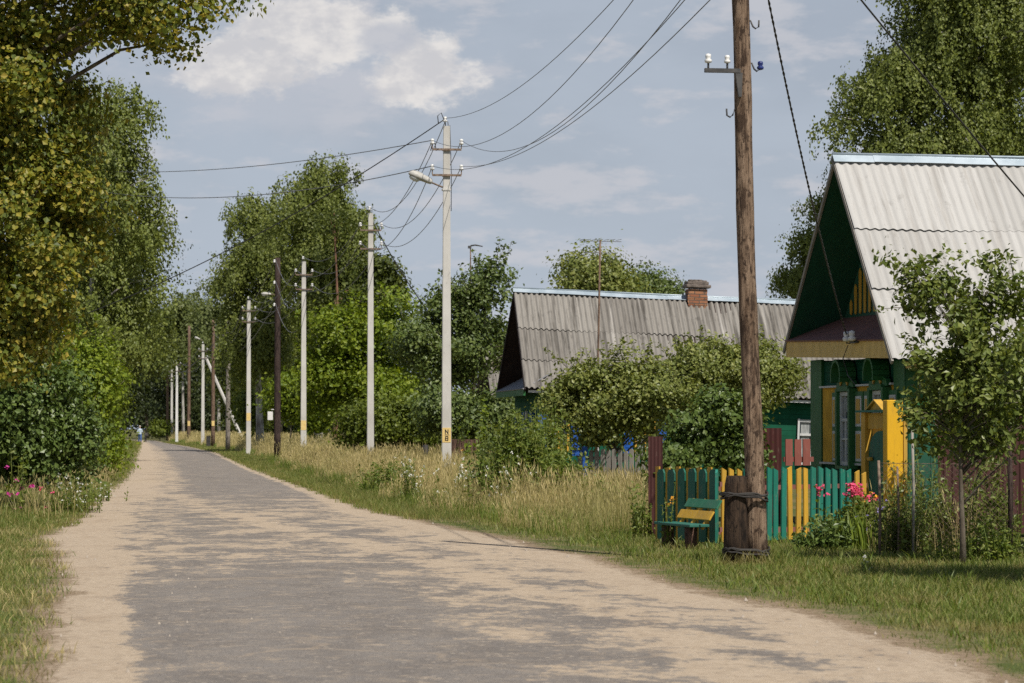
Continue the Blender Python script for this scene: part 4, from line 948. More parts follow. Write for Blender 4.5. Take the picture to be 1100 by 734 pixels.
def carved_window(parent, y, xw, hw=0.29, z0=0.92, z1=2.06, header=True):
    """casing, sash, two shutters and an arched hood on the wall plane x = xw"""
    cs = MB()
    for s in (-1, 1): cs.box((xw - 0.07, y + s * (hw + 0.05), (z0 + z1) / 2), (0.14, 0.09, z1 - z0 + 0.1))
    cs.box((xw - 0.07, y, z0 - 0.03), (0.16, hw * 2 + 0.02, 0.05)); cs.box((xw - 0.07, y, z1 + 0.05), (0.14, hw * 2 + 0.02, 0.08))
    w = cs.build('window', M['green_trim'], parent)
    f = MB()
    for s in (-1, 1): f.box((xw - 0.06, y + s * (hw - 0.03), (z0 + z1) / 2), (0.05, 0.06, z1 - z0))
    for z, t in ((z0 + 0.03, 0.06), (z1 - 0.03, 0.06), (z0 + (z1 - z0) * 0.62, 0.05), (z0 + (z1 - z0) * 0.36, 0.03)): f.box((xw - 0.06, y, z), (0.046, hw * 2 - 0.1, t))
    f.box((xw - 0.06, y, z0 + (z1 - z0) * 0.31), (0.042, 0.035, (z1 - z0) * 0.6))
    f.build('window_frame', M['white'], w)
    g = MB(); g.box((xw - 0.045, y, (z0 + z1) / 2), (0.012, hw * 2 - 0.1, z1 - z0 - 0.06)); g.build('pane', M['glass'], w)
    cu = MB(); cu.box((xw - 0.053, y + hw * 0.42, (z0 + z1) / 2), (0.004, hw * 0.5, z1 - z0 - 0.12)); cu.box((xw - 0.053, y - hw * 0.25, z1 - 0.2), (0.004, hw * 0.8, 0.22)); cu.build('curtain', M['curtain'], w)
    for s in (-1, 1):
        yc = y + s * (hw + 0.33); sh = MB(); sh.box((xw - 0.035, yc, (z0 + z1) / 2), (0.04, 0.40, z1 - z0)); so_ = sh.build('shutter', M['green_trim'], parent)
        wp_ = MB(); yp = MB()
        for a, b in ((z0 + 0.07, z0 + (z1 - z0) * 0.47), (z0 + (z1 - z0) * 0.53, z1 - 0.07)):
            wp_.box((xw - 0.06, yc, (a + b) / 2), (0.014, 0.29, b - a)); yp.box((xw - 0.07, yc, (a + b) / 2), (0.014, 0.19, b - a - 0.09))
        wp_.build('white_edging', M['white'], so_); yp.build('yellow_panel', M['ochre'], so_)
    if header:
        hd = MB(); poly = [(-0.46, 0.0), (0.46, 0.0), (0.40, 0.10), (0.22, 0.14)]
        for i in range(13): a = -0.15 + math.pi * 1.1 * i / 12; poly.append((0.21 * math.cos(a), 0.17 + 0.19 * math.sin(a)))
        poly += [(-0.22, 0.14), (-0.40, 0.10)]
        hd.prism([(y + p, z1 + 0.07 + q) for p, q in poly], 0.07, MX, (xw - 0.06, 0, 0))
        for i in range(12):
            a0, a1 = math.pi * (-0.12 + 1.24 * i / 12), math.pi * (-0.12 + 1.24 * (i + 1) / 12); c = ((a0 + a1) / 2); r = 0.24
            hd.box((xw - 0.12, y + r * math.cos(c), z1 + 0.24 + r * math.sin(c)), (0.26, 0.075, 0.045), Matrix.Rotation(c + math.pi / 2, 3, 'X'))
        h = hd.build('window_hood', M['green_trim'], parent)
        cv = MB()
        for s in (-1, 1): cv.box((xw - 0.105, y + s * 0.10, z1 + 0.20), (0.02, 0.26, 0.06), Matrix.Rotation(-s * 0.72, 3, 'X'))
        cv.build('chevron', M['yellow'], h)
carved_window(h1, 3.15, 0.334); carved_window(h1, 1.45, 0.334)
mb = MB(); mb.box((-0.03, 1.75, 2.80), (0.05, 0.30, 0.05)); mb.tube([(-0.04, 1.62, 2.80), (-0.10, 1.62, 2.80), (-0.10, 1.62, 2.86)], 0.012, 5); mb.tube([(-0.04, 1.9, 2.78), (-0.10, 1.9, 2.78), (-0.10, 1.9, 2.85)], 0.012, 5)
mb.tube([(-0.05, 2.0, 2.75), (-0.10, 2.1, 2.55), (-0.08, 1.95, 2.35), (-0.12, 1.8, 2.3), (-0.1, 1.5, 2.16)], 0.008, 5)
ib = mb.build('wire_bracket', M['dark_steel'], h1)
for y in (1.62, 1.9): insulator(ib, (-0.10, y, 2.80), 1.3)
pb = h1.matrix_basis @ Vector((-0.10, 1.9, 2.9)) if False else (Matrix.Rotation(math.radians(2.05), 3, 'Z') @ Vector((-0.10, 1.9, 2.9)) + R0)
wire(wp(7.6, 0.11), pb, 0.30, 'twisted black cable from big wooden pole down to the ochre beam', 0.012, 'cable', None, 26, 'service_cable', 'cable', True)
wire(wp(7.9, 0.11), Matrix.Rotation(math.radians(2.05), 3, 'Z') @ Vector((4.2, 0.1, 2.55)) + R0, 0.10, 'black cable passing in front of the pale slate roof slope', 0.012, 'cable', None, 26, 'service_cable', 'cable')

# ---- gate and fences of that house
G0 = at(959, 38.8, 0); gt = thing('garden_gate', 'yellow garden gate with an arched green door and a bright square post', 'gate', G0, math.radians(1.2))
mb = MB(); zt_ = zz(430, 38.8); mb.box((0, 0, zt_ / 2), (0.225, 0.2, zt_), bev=0.008); mb.build('gate_post', M['yellow_post'], gt)
mb = MB(); mb.box((0.02, 1.36, 0.86), (0.09, 0.20, 1.72)); mb.build('gate_post', M['ochre'], gt)
mb = MB(); mb.box((0.15, -0.02, 0.85), (0.05, 0.14, 1.7)); mb.build('side_plank', M['ochre'], gt)
mb = MB(); mb.box((0.04, 0.68, 1.60), (0.05, 1.16, 0.22)); mb.build('lintel', M['ochre'], gt)
mb = MB(); mb.box((0.0, 0.78, 1.735), (0.22, 1.36, 0.03)); mb.build('green_ledge', M['bench_teal'], gt)
mb = MB(); mb.prism([(0.40, 1.752), (1.12, 1.752), (0.76, 1.875)], 0.05, MX, (0.02, 0, 0)); mb.build('gable_board', M['ochre'], gt)
mb = MB(); slab(mb, (-0.05, 0.76, 1.898), (0.06, 0.76, 1.898), (0.06, 0.34, 1.754), (-0.05, 0.34, 1.754), 0.018); slab(mb, (-0.05, 0.76, 1.898), (0.06, 0.76, 1.898), (0.06, 1.18, 1.754), (-0.05, 1.18, 1.754), 0.018); mb.build('gate_roof', M['ochre'], gt)
mb = MB(); poly = [(0.13, 0.06), (1.25, 0.06), (1.25, 1.15)] + [(0.69 + 0.56 * math.cos(a), 1.15 + 0.31 * math.sin(a)) for a in np.linspace(0, math.pi, 13)][1:]; mb.prism(poly, 0.04, MX, (0.045, 0, 0)); dr = mb.build('gate_door', M['teal_dark'], gt)
mb = MB(); mb.box((0.095, 0.69, 0.78), (0.025, 1.14, 1.44)); mb.build('back_panel', M['ochre'], gt)
mb = MB(); mb.box((-0.01, 1.08, zz(493, 39.9)), (0.05, 0.16, 0.05), bev=0.01); mb.build('handle', M['yellow'], dr)
def board_run(name, label, cat, A, B, z0, z1, pitch, width, mats, top='flat', rails=(), rail_mat=None, th=0.022, jit=0.01, group=None, part='board', rot=0.012):
    """a run of upright boards from A to B; every board is its own part"""
    A, B = Vector(A), Vector(B); L = (B - A).length; u = (B - A) / L; ang = math.atan2(u.y, u.x)
    r = thing(name, label, cat, A, ang, group); n = max(1, int(round(L / pitch)))
    for z in rails:
        mb = MB(); mb.box((L / 2, 0.035, z), (L, 0.035, 0.07)); mb.build('rail', M[rail_mat or 'grey_wood'], r)
    for i in range(n):
        x = pitch * (i + 0.5); h = z1 + random.uniform(-jit, jit); w = width * random.uniform(0.93, 1.05); mb = MB(); p = (x, 0, 0)
        if top == 'flat': poly = [(-w / 2, z0), (w / 2, z0), (w / 2, h), (-w / 2, h)]
        elif top == 'slant': poly = [(-w / 2, z0), (w / 2, z0), (w / 2, h), (-w / 2, h - w * 0.35)]
        else: poly = [(-w / 2, z0), (w / 2, z0), (w / 2, h - 0.04), (w * 0.3, h - 0.006), (0, h), (-w * 0.3, h - 0.006), (-w / 2, h - 0.04)]
        mb.prism(poly, th, Matrix.Rotation(random.uniform(-rot, rot), 3, 'Y'), p); mb.build(part, M[mats[i % len(mats)]], r)
    return r
board_run('board_fence', 'shade-toned green plank fence between the yellow gate post and brown fence', 'fence', at(967, 38.95), at(1004, 39.15), 0.05, 1.66, 0.118, 0.112, ['green_house'], rails=(0.4, 1.4))  # darker house green stands in for tree shade on these planks
mb = MB(); L = 2.1; n = int(L / 0.02); vs = []
for i in range(n + 1):
    x = i * 0.02; q = (x % 0.12) / 0.12; yy = 0.0 if q < 0.45 else (0.018 if 0.5 < q < 0.95 else 0.009); vs += [(x, yy, 0.04), (x, yy, 1.86), (x, yy + 0.003, 1.86), (x, yy + 0.003, 0.04)]
fs = [(4 * i + a, 4 * i + (a + 1) % 4, 4 * i + 4 + (a + 1) % 4, 4 * i + 4 + a) for i in range(n) for a in range(4)]
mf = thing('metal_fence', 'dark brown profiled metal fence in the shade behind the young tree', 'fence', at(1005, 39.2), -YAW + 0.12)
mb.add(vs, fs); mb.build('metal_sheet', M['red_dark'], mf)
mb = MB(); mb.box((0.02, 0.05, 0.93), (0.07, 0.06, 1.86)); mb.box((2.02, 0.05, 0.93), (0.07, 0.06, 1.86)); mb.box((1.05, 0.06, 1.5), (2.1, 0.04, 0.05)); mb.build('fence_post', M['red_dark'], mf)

# front pickets: groups of yellow and teal along a slanting run
FA, FB = at(772, 36.7), at(932, 38.8)
pf = thing('picket_fence', 'low picket fence painted in blocks of teal and yellow pickets', 'fence', FA, math.atan2(FB.y - FA.y, FB.x - FA.x))
Lf = (FB - FA).length
picks = [(777, 'y'), (785.5, 'y'), (793.5, 'y'), (801, 't'), (808.5, 't'), (816, 't'), (825.5, 't'), (832.5, 't'), (841, 't'), (848.5, 'y'), (857, 'y'), (865.3, 'y'), (872.5, 't'), (880.5, 't'), (888.5, 't'), (896.5, 't'), (904.5, 't'), (912, 't'), (920.5, 'y'), (928, 'y')]
for z in (0.16, 0.72):
    mb = MB(); mb.box((Lf / 2, 0.035, z), (Lf, 0.04, 0.06)); mb.build('rail', M['rail_pink'], pf)
u = (FB - FA) / Lf
for i, (px, c) in enumerate(picks):
    # where the bearing of this column crosses the run
    lo, hi = 0.0, Lf
    for _ in range(30):
        m = (lo + hi) / 2; p = FA + u * m
        if px_of(np.array([[p.x, p.y, 0]]))[0] < px: lo = m
        else: hi = m
    w = random.uniform(0.086, 0.098) if c == 't' else random.uniform(0.08, 0.09); h = 0.985 + random.uniform(-0.012, 0.012) - (0.012 * max(0, i - 13)); sl = random.choice((-0.03, 0.02, 0.035))
    mb = MB(); mb.prism([(-w / 2, 0.03), (w / 2, 0.03), (w / 2, h - (sl if sl > 0 else 0)), (-w / 2, h + (sl if sl < 0 else 0))], 0.022, Matrix.Rotation(random.uniform(-0.02, 0.02), 3, 'Y'), (lo, 0, 0)); mb.build('picket', M['yellow' if c == 'y' else 'teal'], pf)
# side run by the bench: wide green boards with narrow yellow ones set behind the gaps
SA, SB_ = at(771, 36.45), at(703, 37.8)
sf_ = thing('board_fence', 'fence of wide dark teal boards with narrow yellow slats behind the bench', 'fence', SB_, math.atan2(SA.y - SB_.y, SA.x - SB_.x)); Ls = (SA - SB_).length
for z in (0.2, 0.78):
    mb = MB(); mb.box((Ls / 2, 0.05, z), (Ls, 0.04, 0.06)); mb.build('rail', M['rail_pink'], sf_)
for i in range(6):
    x = 0.05 + i * (Ls - 0.08) / 5.75
    mb = MB(); h = 0.985 + random.uniform(-0.01, 0.015); mb.prism([(x - 0.045, 0.03), (x + 0.045, 0.03), (x + 0.045, h), (x - 0.045, h)], 0.022, None, (0, 0.02, 0)); mb.build('slat', M['yellow'], sf_)
    x += 0.127; w = 0.17; h = 0.965 + random.uniform(-0.01, 0.012)
    mb = MB(); mb.prism([(x - w / 2, 0.03), (x + w / 2, 0.03), (x + w / 2, h - 0.05), (x + w * 0.3, h), (x - w * 0.3, h), (x - w / 2, h - 0.05)], 0.024, None, (0, -0.006, 0)); mb.build('board', M['teal_dark'], sf_)
mb = MB(); mb.prism([(-0.055, 0.03), (0.055, 0.03), (0.055, 0.93), (0.0, 0.97), (-0.055, 0.93)], 0.03, Matrix.Rotation(-0.72, 3, 'Z'), (Ls + 0.02, -0.03, 0)); mb.build('corner_board', M['teal'], sf_)

# bench
bd = (SA - SB_).normalized(); BA = at(712, 36.6); BR = thing('garden_bench', 'small green and yellow plank bench with a slanted back on stumps', 'bench', BA, math.atan2(bd.y, bd.x) - 0.20)
LB = 1.28
mb = MB(); mb.box((LB / 2, -0.06, 0.285), (LB, 0.13, 0.035), bev=0.006); mb.build('seat_plank', M['bench_teal'], BR)
mb = MB(); mb.box((LB / 2 + 0.03, 0.08, 0.285), (LB - 0.06, 0.12, 0.035), bev=0.006); mb.build('seat_plank', M['bench_teal'], BR)
for x in (0.18, 1.0):
    mb = MB(); mb.lathe([(0.085, -0.03), (0.08, 0.10), (0.082, 0.265)], 10, (x, 0, 0)); mb.build('stump_leg', M['stump'], BR)
Rb = Matrix.Rotation(-0.55, 3, 'X')
for x in (0.26, 0.66, 1.08):
    mb = MB(); mb.box(Vector((x, 0.14, 0.28)) + Rb @ Vector((0, 0, 0.16)), (0.045, 0.035, 0.42), Rb); mb.build('back_strut', M['yellow'], BR)
mb = MB(); mb.box(Vector((0.66, 0.115, 0.28)) + Rb @ Vector((0, 0, 0.145)), (1.14, 0.022, 0.125), Rb, bev=0.004); mb.build('back_plank', M['yellow'], BR)
mb = MB(); mb.box(Vector((0.70, 0.115, 0.28)) + Rb @ Vector((0, 0, 0.31)), (1.14, 0.022, 0.125), Rb, bev=0.004); mb.build('back_plank', M['bench_green'], BR)

# red sheets and boards between the gardens
def sheet_post(px, d, py, w, label, mat):
    t = thing('metal_sheet_fence', label, 'fence', at(px, d), -YAW, None); z = zz(py, d)
    mb = MB(); n = 8; vs = []
    for i in range(n + 1):
        x = -w / 2 + w * i / n; y = 0.012 * (i % 2); vs += [(x, y, 0.02), (x, y, z), (x, y + 0.004, z), (x, y + 0.004, 0.02)]
    mb.add(vs, [(4 * i + a, 4 * i + (a + 1) % 4, 4 * i + 4 + (a + 1) % 4, 4 * i + 4 + a) for i in range(n) for a in range(4)]); mb.build('sheet', M[mat], t)
    mb = MB(); mb.box((0, 0.045, z / 2), (0.06, 0.05, z - 0.02)); mb.build('post', M[mat], t)
sheet_post(704, 39.5, 469, 0.20, 'narrow dark red metal sheet behind the end of the bench fence', 'red_dark')
sheet_post(829, 44, 460, 0.30, 'dark maroon metal sheet standing just behind the big wooden pole', 'red_dark')
board_run('board_fence', 'three short brick red boards raised on thin legs', 'fence', at(842.5, 41.0), at(874.5, 41.2), 0.96, zz(472, 41.0), 0.145, 0.115, ['red_brown'], rails=(1.05,), rail_mat='red_brown', jit=0.004, rot=0.001)
board_run('picket_fence', 'weathered grey picket fence behind the dry meadow', 'fence', at(620, 62), at(698, 61), 0.02, zz(483, 62), 0.145, 0.10, ['grey_wood'], 'point', (0.3, 0.85), 'grey_wood', jit=0.03)
mb = MB(); bp = thing('blue_post', 'short bright blue post at the end of the grey picket fence', 'post', at(628, 61.6)); mb.box((0, 0, 0.55), (0.11, 0.1, 1.1), bev=0.01); mb.build('post', M['blue'], bp); mb = MB(); mb.box((-0.10, 0, 0.96), (0.34, 0.05, 0.12)); mb.build('rail', M['blue'], bp)
board_run('board_fence', 'low brown board fence behind the lamp pole', 'fence', at(482, 80), at(520, 80), 0.35, zz(472, 80), 0.12, 0.115, ['stump'], rails=(0.5,), rail_mat='stump')
mb = MB(); st = thing('dark_post', 'charred black post stump between the two nearest concrete poles', 'post', at(457, 88)); mb.tube([(0, 0, -0.03), (0.01, 0, 0.5), (0, 0, zz(478, 88))], [0.11, 0.10, 0.09], 9, wob=0.04); mb.build('post', M['black'], st)

# ---- the grey slate house behind the apple tree
R2 = at(560, 72, 0)
h2 = thing('wooden_house', 'green house with old grey slate roof and blue shutters', 'house', R2, math.radians(-0.9), 'village houses'); h2.rotation_euler = (0, 0.036, math.radians(-0.9))
YR2, ZR2, YF2, ZE2, L2 = 3.0, 5.13, 6.0, 2.53, 9.6
slate_slope(h2, M['slate_old'], 0, L2, (YR2, ZR2), (0, ZE2), [0, 0.40, 0.72, 1.0], sag=0.05, amp=0.030)
slate_slope(h2, M['slate_old'], 0, L2, (YR2, ZR2), (YF2, ZE2), [0, 0.40, 0.72, 1.0], sag=0.05, amp=0.030)
l2 = math.hypot(3, ZR2 - ZE2); s2 = (-3 / l2, (ZE2 - ZR2) / l2); ridge_cap(h2, M['zinc'], -0.03, L2, YR2, ZR2, s2, (-s2[0], s2[1]), 0.17, 0.05)
mb = MB()
for ye in (0.03, YF2 - 0.03): slab(mb, (0.02, YR2, ZR2 - 0.055), (L2 - 0.05, YR2, ZR2 - 0.055), (L2 - 0.05, ye, ZE2 - 0.03), (0.02, ye, ZE2 - 0.03), 0.03)
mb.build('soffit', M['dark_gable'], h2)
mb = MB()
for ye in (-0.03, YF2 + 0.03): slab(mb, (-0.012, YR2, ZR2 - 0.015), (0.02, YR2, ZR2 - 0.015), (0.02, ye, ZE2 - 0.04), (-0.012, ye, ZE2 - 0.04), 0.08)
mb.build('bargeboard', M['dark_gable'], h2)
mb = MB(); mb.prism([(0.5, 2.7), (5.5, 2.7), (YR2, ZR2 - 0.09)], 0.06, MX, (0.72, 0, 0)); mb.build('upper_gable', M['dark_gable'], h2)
mb = MB(); slab(mb, (-0.05, 0.02, 2.50), (-0.05, YF2 - 0.02, 2.50), (0.70, 5.5, 2.94), (0.70, 0.35, 2.94), 0.025); mb.build('pent_roof', M['pent_grey'], h2)
mb = MB(); mb.box((0.0, 3.0, 2.40), (0.05, 5.9, 0.15)); mb.build('gable_beam', M['green_trim'], h2)
mb = MB(); mb.box((4.9, 3.0, 1.2), (8.9, 5.1, 2.5)); mb.build('wall', M['green_planks'], h2)
mb = MB(); mb.box((4.6, 0.08, 2.44), (L2 - 0.6, 0.03, 0.06)); mb.build('eave_board', M['white'], h2)
for c_, q_ in (((0.52, 0.435, 1.2), (0.18, 0.03, 2.4)), ((0.435, 0.57, 1.2), (0.03, 0.26, 2.4))): mb = MB(); mb.box(c_, q_); mb.build('corner_board', M['green_trim'], h2)
def side_window(parent, x, y, z0=1.0, z1=1.85, hw=0.24, blue=True, top=True):
    f = MB()
    for s in (-1, 1): f.box((x + s * hw, y - 0.04, (z0 + z1) / 2), (0.05, 0.08, z1 - z0 + 0.1))
    for z in (z0, z1, z0 + (z1 - z0) * 0.68): f.box((x, y - 0.04, z), (hw * 2 - 0.07, 0.06, 0.06))
    f.box((x, y - 0.04, z0 + (z1 - z0) * 0.34), (0.05, 0.05, (z1 - z0) * 0.62)); w = f.build('window', M['yellow' if top else 'white'], parent)
    g = MB(); g.box((x, y - 0.012, (z0 + z1) / 2), (hw * 2 - 0.08, 0.015, z1 - z0 - 0.06)); g.build('pane', M['glass'], w)
    cu = MB(); cu.box((x - hw * 0.5, y - 0.022, (z0 + z1) / 2), (hw * 0.6, 0.004, z1 - z0 - 0.1)); cu.build('curtain', M['curtain'], w)
    if blue:
        for s in (-1, 1):
            b = MB(); b.box((x + s * (hw + 0.19), y - 0.03, (z0 + z1) / 2 - 0.03), (0.24, 0.04, z1 - z0 + 0.08)); b.box((x + s * (hw + 0.19), y - 0.055, (z0 + z1) / 2), (0.14, 0.012, z1 - z0 - 0.2)); b.build('shutter', M['blue'], parent)
    if top:
        t = MB(); t.prism([(x - hw - 0.3, z1 + 0.10), (x + hw + 0.3, z1 + 0.10), (x + hw + 0.2, z1 + 0.16), (x + 0.12, z1 + 0.20), (x, z1 + 0.36), (x - 0.12, z1 + 0.20), (x - hw - 0.2, z1 + 0.16)], 0.05, None, (0, y - 0.03, 0)); t.build('window_pediment', M['yellow'], parent)
for x in (0.97, 3.2, 5.3): side_window(h2, x, 0.45)
side_window(h2, 7.55, 0.45, 0.85, 1.95, 0.36, False, False)
mb = MB(); mb.box((1.72, 0.43, 0.75), (0.45, 0.03, 0.7)); mb.build('green_panel', M['side_planks'], h2); mb = MB(); mb.box((1.98, 0.42, 0.82), (0.06, 0.05, 0.8)); mb.build('white_post', M['white'], h2)
for yy in (1.5, 3.0, 4.5):
    b = MB(); b.box((0.40, yy, 1.45), (0.08, 0.42, 0.95)); b.build('gable_window', M['blue'], h2); 
mb = MB(); mb.box((0.35, 2.25, 1.35), (0.06, 0.10, 1.2)); mb.build('white_post', M['white'], h2)
mb = MB(); xc = (752 - 560) / FPX * 75.5 + 0.15; z = ZR2 - 0.32
while z < ZR2 + 0.26:                                     # courses, each a little out of line
    q = random.uniform(0.49, 0.535); mb.box((xc + random.uniform(-0.012, 0.012), YR2 + random.uniform(-0.012, 0.012), z), (q, q, 0.086)); z += 0.085
ch = mb.build('chimney', M['brick'], h2)
mb = MB(); mb.box((xc, YR2, ZR2 + 0.31), (0.66, 0.66, 0.085), bev=0.015); mb.box((xc - 0.01, YR2, ZR2 + 0.395), (0.57, 0.56, 0.085), bev=0.015)
for k in range(4): mb.box((xc - 0.2 + 0.13 * k, YR2 - 0.18 + 0.05 * k, ZR2 + 0.455), (0.12, 0.2, 0.05 + 0.012 * (k % 3)), bev=0.01)
mb.build('chimney_cap', varied('sooty_mortar', (0.10, 0.085, 0.075), (0.20, 0.165, 0.14), 9, (1, 1, 1), 0.95, 0.5, 0.01, (0.26, 0.12, 0.07)), ch)

# ---- small shed gable behind the pear tree
R3 = at(528, 100, 0); h3 = thing('wooden_shed', 'old shed with a dark open gable half hidden behind the pear tree', 'shed', R3, math.radians(0), 'village houses')
slate_slope(h3, M['slate_old'], 0, 6, (2.4, 4.6), (0, 2.45), [0, 0.5, 1.0], amp=0.03); slate_slope(h3, M['slate_old'], 0, 6, (2.4, 4.6), (4.8, 2.45), [0, 0.5, 1.0], amp=0.03)
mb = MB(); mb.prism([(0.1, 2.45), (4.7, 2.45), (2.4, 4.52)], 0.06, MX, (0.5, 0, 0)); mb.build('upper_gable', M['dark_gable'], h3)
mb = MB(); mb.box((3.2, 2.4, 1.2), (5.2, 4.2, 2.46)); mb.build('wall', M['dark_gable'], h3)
mb = MB(); mb.box((0.3, 2.4, 2.42), (0.5, 4.7, 0.10)); mb.build('gable_beam', M['red_brown'], h3)
mb = MB(); slab(mb, (-0.04, 4.9, 2.35), (-0.04, 3.7, 3.5), (-0.04, 4.4, 3.5), (-0.04, 5.2, 2.35), 0.03); mb.build('end_board', M['grey_wood'], h3)

# ---- masts
def mast(px, d, py, label, dx, antenna):
    t = thing('antenna_mast', label, 'mast', at(px, d)); z = zz(py, d); mb = MB(); mb.tube([(0, 0, -0.02), (dx * 0.5, 0.02, z * 0.5), (dx, 0, z)], [0.028, 0.026, 0.022], 8); mb.build('mast_pole', M['wood_far'], t)
    mb = MB()
    if antenna:
        mb.tube([(dx - 0.5, 0, z - 0.02), (dx + 0.55, 0.15, z - 0.02)], 0.008, 4)
        for k in range(7): q = -0.45 + k * 0.15; mb.tube([(dx + q, -0.4, z + 0.0), (dx + q + 0.02, 0.45, z + 0.03)], 0.006, 4)
        mb.tube([(dx - 0.4, 0, z - 0.3), (dx + 0.4, 0.1, z - 0.3)], 0.008, 4)
        mb.build('antenna', M['wire'], t)
    else:
        mb.tube([(dx, 0, z), (dx + 0.18, 0, z + 0.03), (dx + 0.45, 0, z - 0.02)], [0.03, 0.03, 0.02], 6); mb.box((dx - 0.03, 0, z - 0.05), (0.12, 0.08, 0.10)); mb.build('top_arm', M['dark_steel'], t)
mast(640, 69, 258, 'thin pole with a wire aerial standing before the grey slate roof', 5 / FPX * 69, True)
mast(506.5, 104, 264, 'short pole with a bent top arm rising out of the pear tree', -0.04, False)

# ------------------------------------------------------------------ trees and bushes
# left side of the road
tree('linden_tree', 'tall linden with yellowing leaves whose top branch hangs over the road', 'tree', 47, -70,
     [(20, 110, 85, 130, 0, 2.2), (55, 245, 72, 110, 0, 2.0), (-50, 120, 100, 170, 0, 2.6), (-60, 300, 90, 110, 0, 2.2), (20, 330, 70, 70, 0, 1.6), (145, 8, 84, 56, -1, 0.9), (90, -45, 110, 50, -1, 1.5), (212, -8, 56, 34, -1, 0.6), (-30, -80, 110, 70, 0, 2.2), (25, 25, 70, 60, 0, 1.8), (5, 350, 60, 70, 0, 1.8)],
     M['linden'], M['bark'], clusters=3300, per=30, leaf=0.09, cs=0.20, gaps=0.05, trunk_r=0.28, limbs=40, flat=0.55, asp=0.42)
tree('birch_tree', 'birch with drooping strands standing behind the yellowing linden', 'tree', 100, 80,
     [(125, 130, 52, 62, 0, 2.0), (140, 215, 48, 80, 0, 2.0), (110, 190, 70, 100, 0, 2.4), (148, 300, 42, 90, 0, 1.8), (110, 330, 70, 90, 0, 2.4), (60, 200, 80, 160, 2, 2.4)],
     M['birch'], M['birch_bark'], clusters=2000, per=40, leaf=0.115, cs=0.42, droop=1.0, strands=True, gaps=0.35, trunk_r=0.18, limbs=36, strand_len=1.6)
tree('linden_tree', 'dark full linden shading the road beyond the drooping birch', 'tree', 128, 105,
     [(150, 330, 36, 75, 0, 3), (135, 270, 45, 80, 0, 3), (110, 330, 60, 110, 0, 4), (70, 250, 70, 130, 2, 4), (158, 378, 26, 45, 0, 2)],
     M['linden2'], M['bark'], clusters=1500, per=34, leaf=0.15, cs=0.42, gaps=0.1, trunk_r=0.3, limbs=20)
tree('lilac_bush', 'dark leaved lilac bush behind the pink hollyhocks', 'bush', 60, 40,
     [(45, 440, 62, 78, 0, 1.3), (-15, 440, 70, 95, 0, 1.5), (85, 480, 32, 45, 0, 0.8), (20, 490, 60, 50, 0, 1.0)],
     M['lilac'], M['bark'], clusters=950, per=34, leaf=0.10, cs=0.19, gaps=0.0, trunk_r=0.05, limbs=18, zmin=0.05, asp=0.40, shoots=30)
tree('hazel_bush', 'bright yellow-green bush bulging over the sandy road edge', 'bush', 80, 96,
     [(93, 410, 42, 58, 0, 1.5), (104, 455, 34, 50, 0, 1.4), (70, 400, 45, 50, 0, 1.4), (112, 490, 20, 26, 0, 0.8), (84, 470, 40, 50, 0, 1.3)],
     M['bright'], M['bark'], clusters=850, per=34, leaf=0.11, cs=0.22, gaps=0.05, trunk_r=0.06, limbs=18, zmin=0.05, asp=0.38, shoots=40)
tree('hazel_bush', 'smaller dark bush at the road edge past the bright bulging one', 'bush', 135, 112,
     [(114, 440, 20, 35, 0, 1.2), (104, 420, 30, 40, 0, 1.6)], M['bush'], M['bark'], clusters=260, per=32, leaf=0.14, cs=0.3, gaps=0.0, trunk_r=0.06, limbs=8, zmin=0.05)
# the far end of the road
FAR = 'far trees closing the end of the road'
far_spec = [(420, 158, [(158, 420, 26, 50, 0, 4), (150, 400, 30, 60, 0, 4)], 'forest', 'dark tree straight behind the walker'),
            (400, 128, [(128, 400, 30, 70, 0, 4)], 'forest', 'dark tree mostly hidden by the left bushes'),
            (385, 186, [(186, 420, 24, 46, 0, 4), (186, 380, 22, 40, 0, 4)], 'forest', 'dark round tree behind the two slim poles'),
            (395, 222, [(222, 415, 28, 50, 0, 4), (225, 370, 26, 40, 0, 4)], 'forest', 'dark tree behind the propped pole'),
            (360, 252, [(252, 420, 28, 50, 0, 4), (255, 370, 30, 45, 0, 4)], 'forest', 'dark tree rising behind the slanting brace')]
far_spec += [(410, 205, [(205, 445, 30, 22, 0, 4)], 'forest', 'dark thicket low between the slim poles and the propped pole'),
            (390, 240, [(240, 448, 30, 22, 0, 4)], 'forest', 'dark thicket low behind the foot of the brace'),
            (350, 285, [(285, 440, 36, 30, 0, 4), (320, 445, 26, 26, 0, 4)], 'forest', 'dark thicket low behind the dark tarred pole'),
            (440, 176, [(172, 448, 28, 22, 0, 4), (150, 440, 24, 30, 0, 4)], 'forest', 'dark thicket at the very end of the road'),
            (300, 345, [(345, 430, 36, 44, 0, 4)], 'forest', 'dark tree deep behind the dry grass pole'),
            (260, 400, [(400, 430, 46, 44, 0, 4), (440, 430, 40, 40, 0, 4)], 'forest', 'dark tree deep behind the plain pole')]
for d, px, lobes, m, lb in far_spec:
    tree('forest_tree', lb, 'tree', d, px, lobes, M[m], M['bark'], clusters=330, per=30, leaf=0.42, cs=0.9, gaps=0.05, trunk_r=0.3, limbs=6, group=FAR)
tree('birch_tree', 'haze-tinted far birch, taller of the two behind the slim poles', 'tree', 345, 196,
     [(200, 325, 20, 36, 0, 3), (190, 355, 24, 50, 0, 3), (214, 350, 24, 48, 0, 3), (178, 330, 14, 34, 0, 3)], M['birch_hazed'], M['birch_bark'], clusters=520, per=34, leaf=0.30, cs=1.0, droop=1, strands=True, gaps=0.3, trunk_r=0.2, limbs=0, strand_len=2.6, group=FAR)
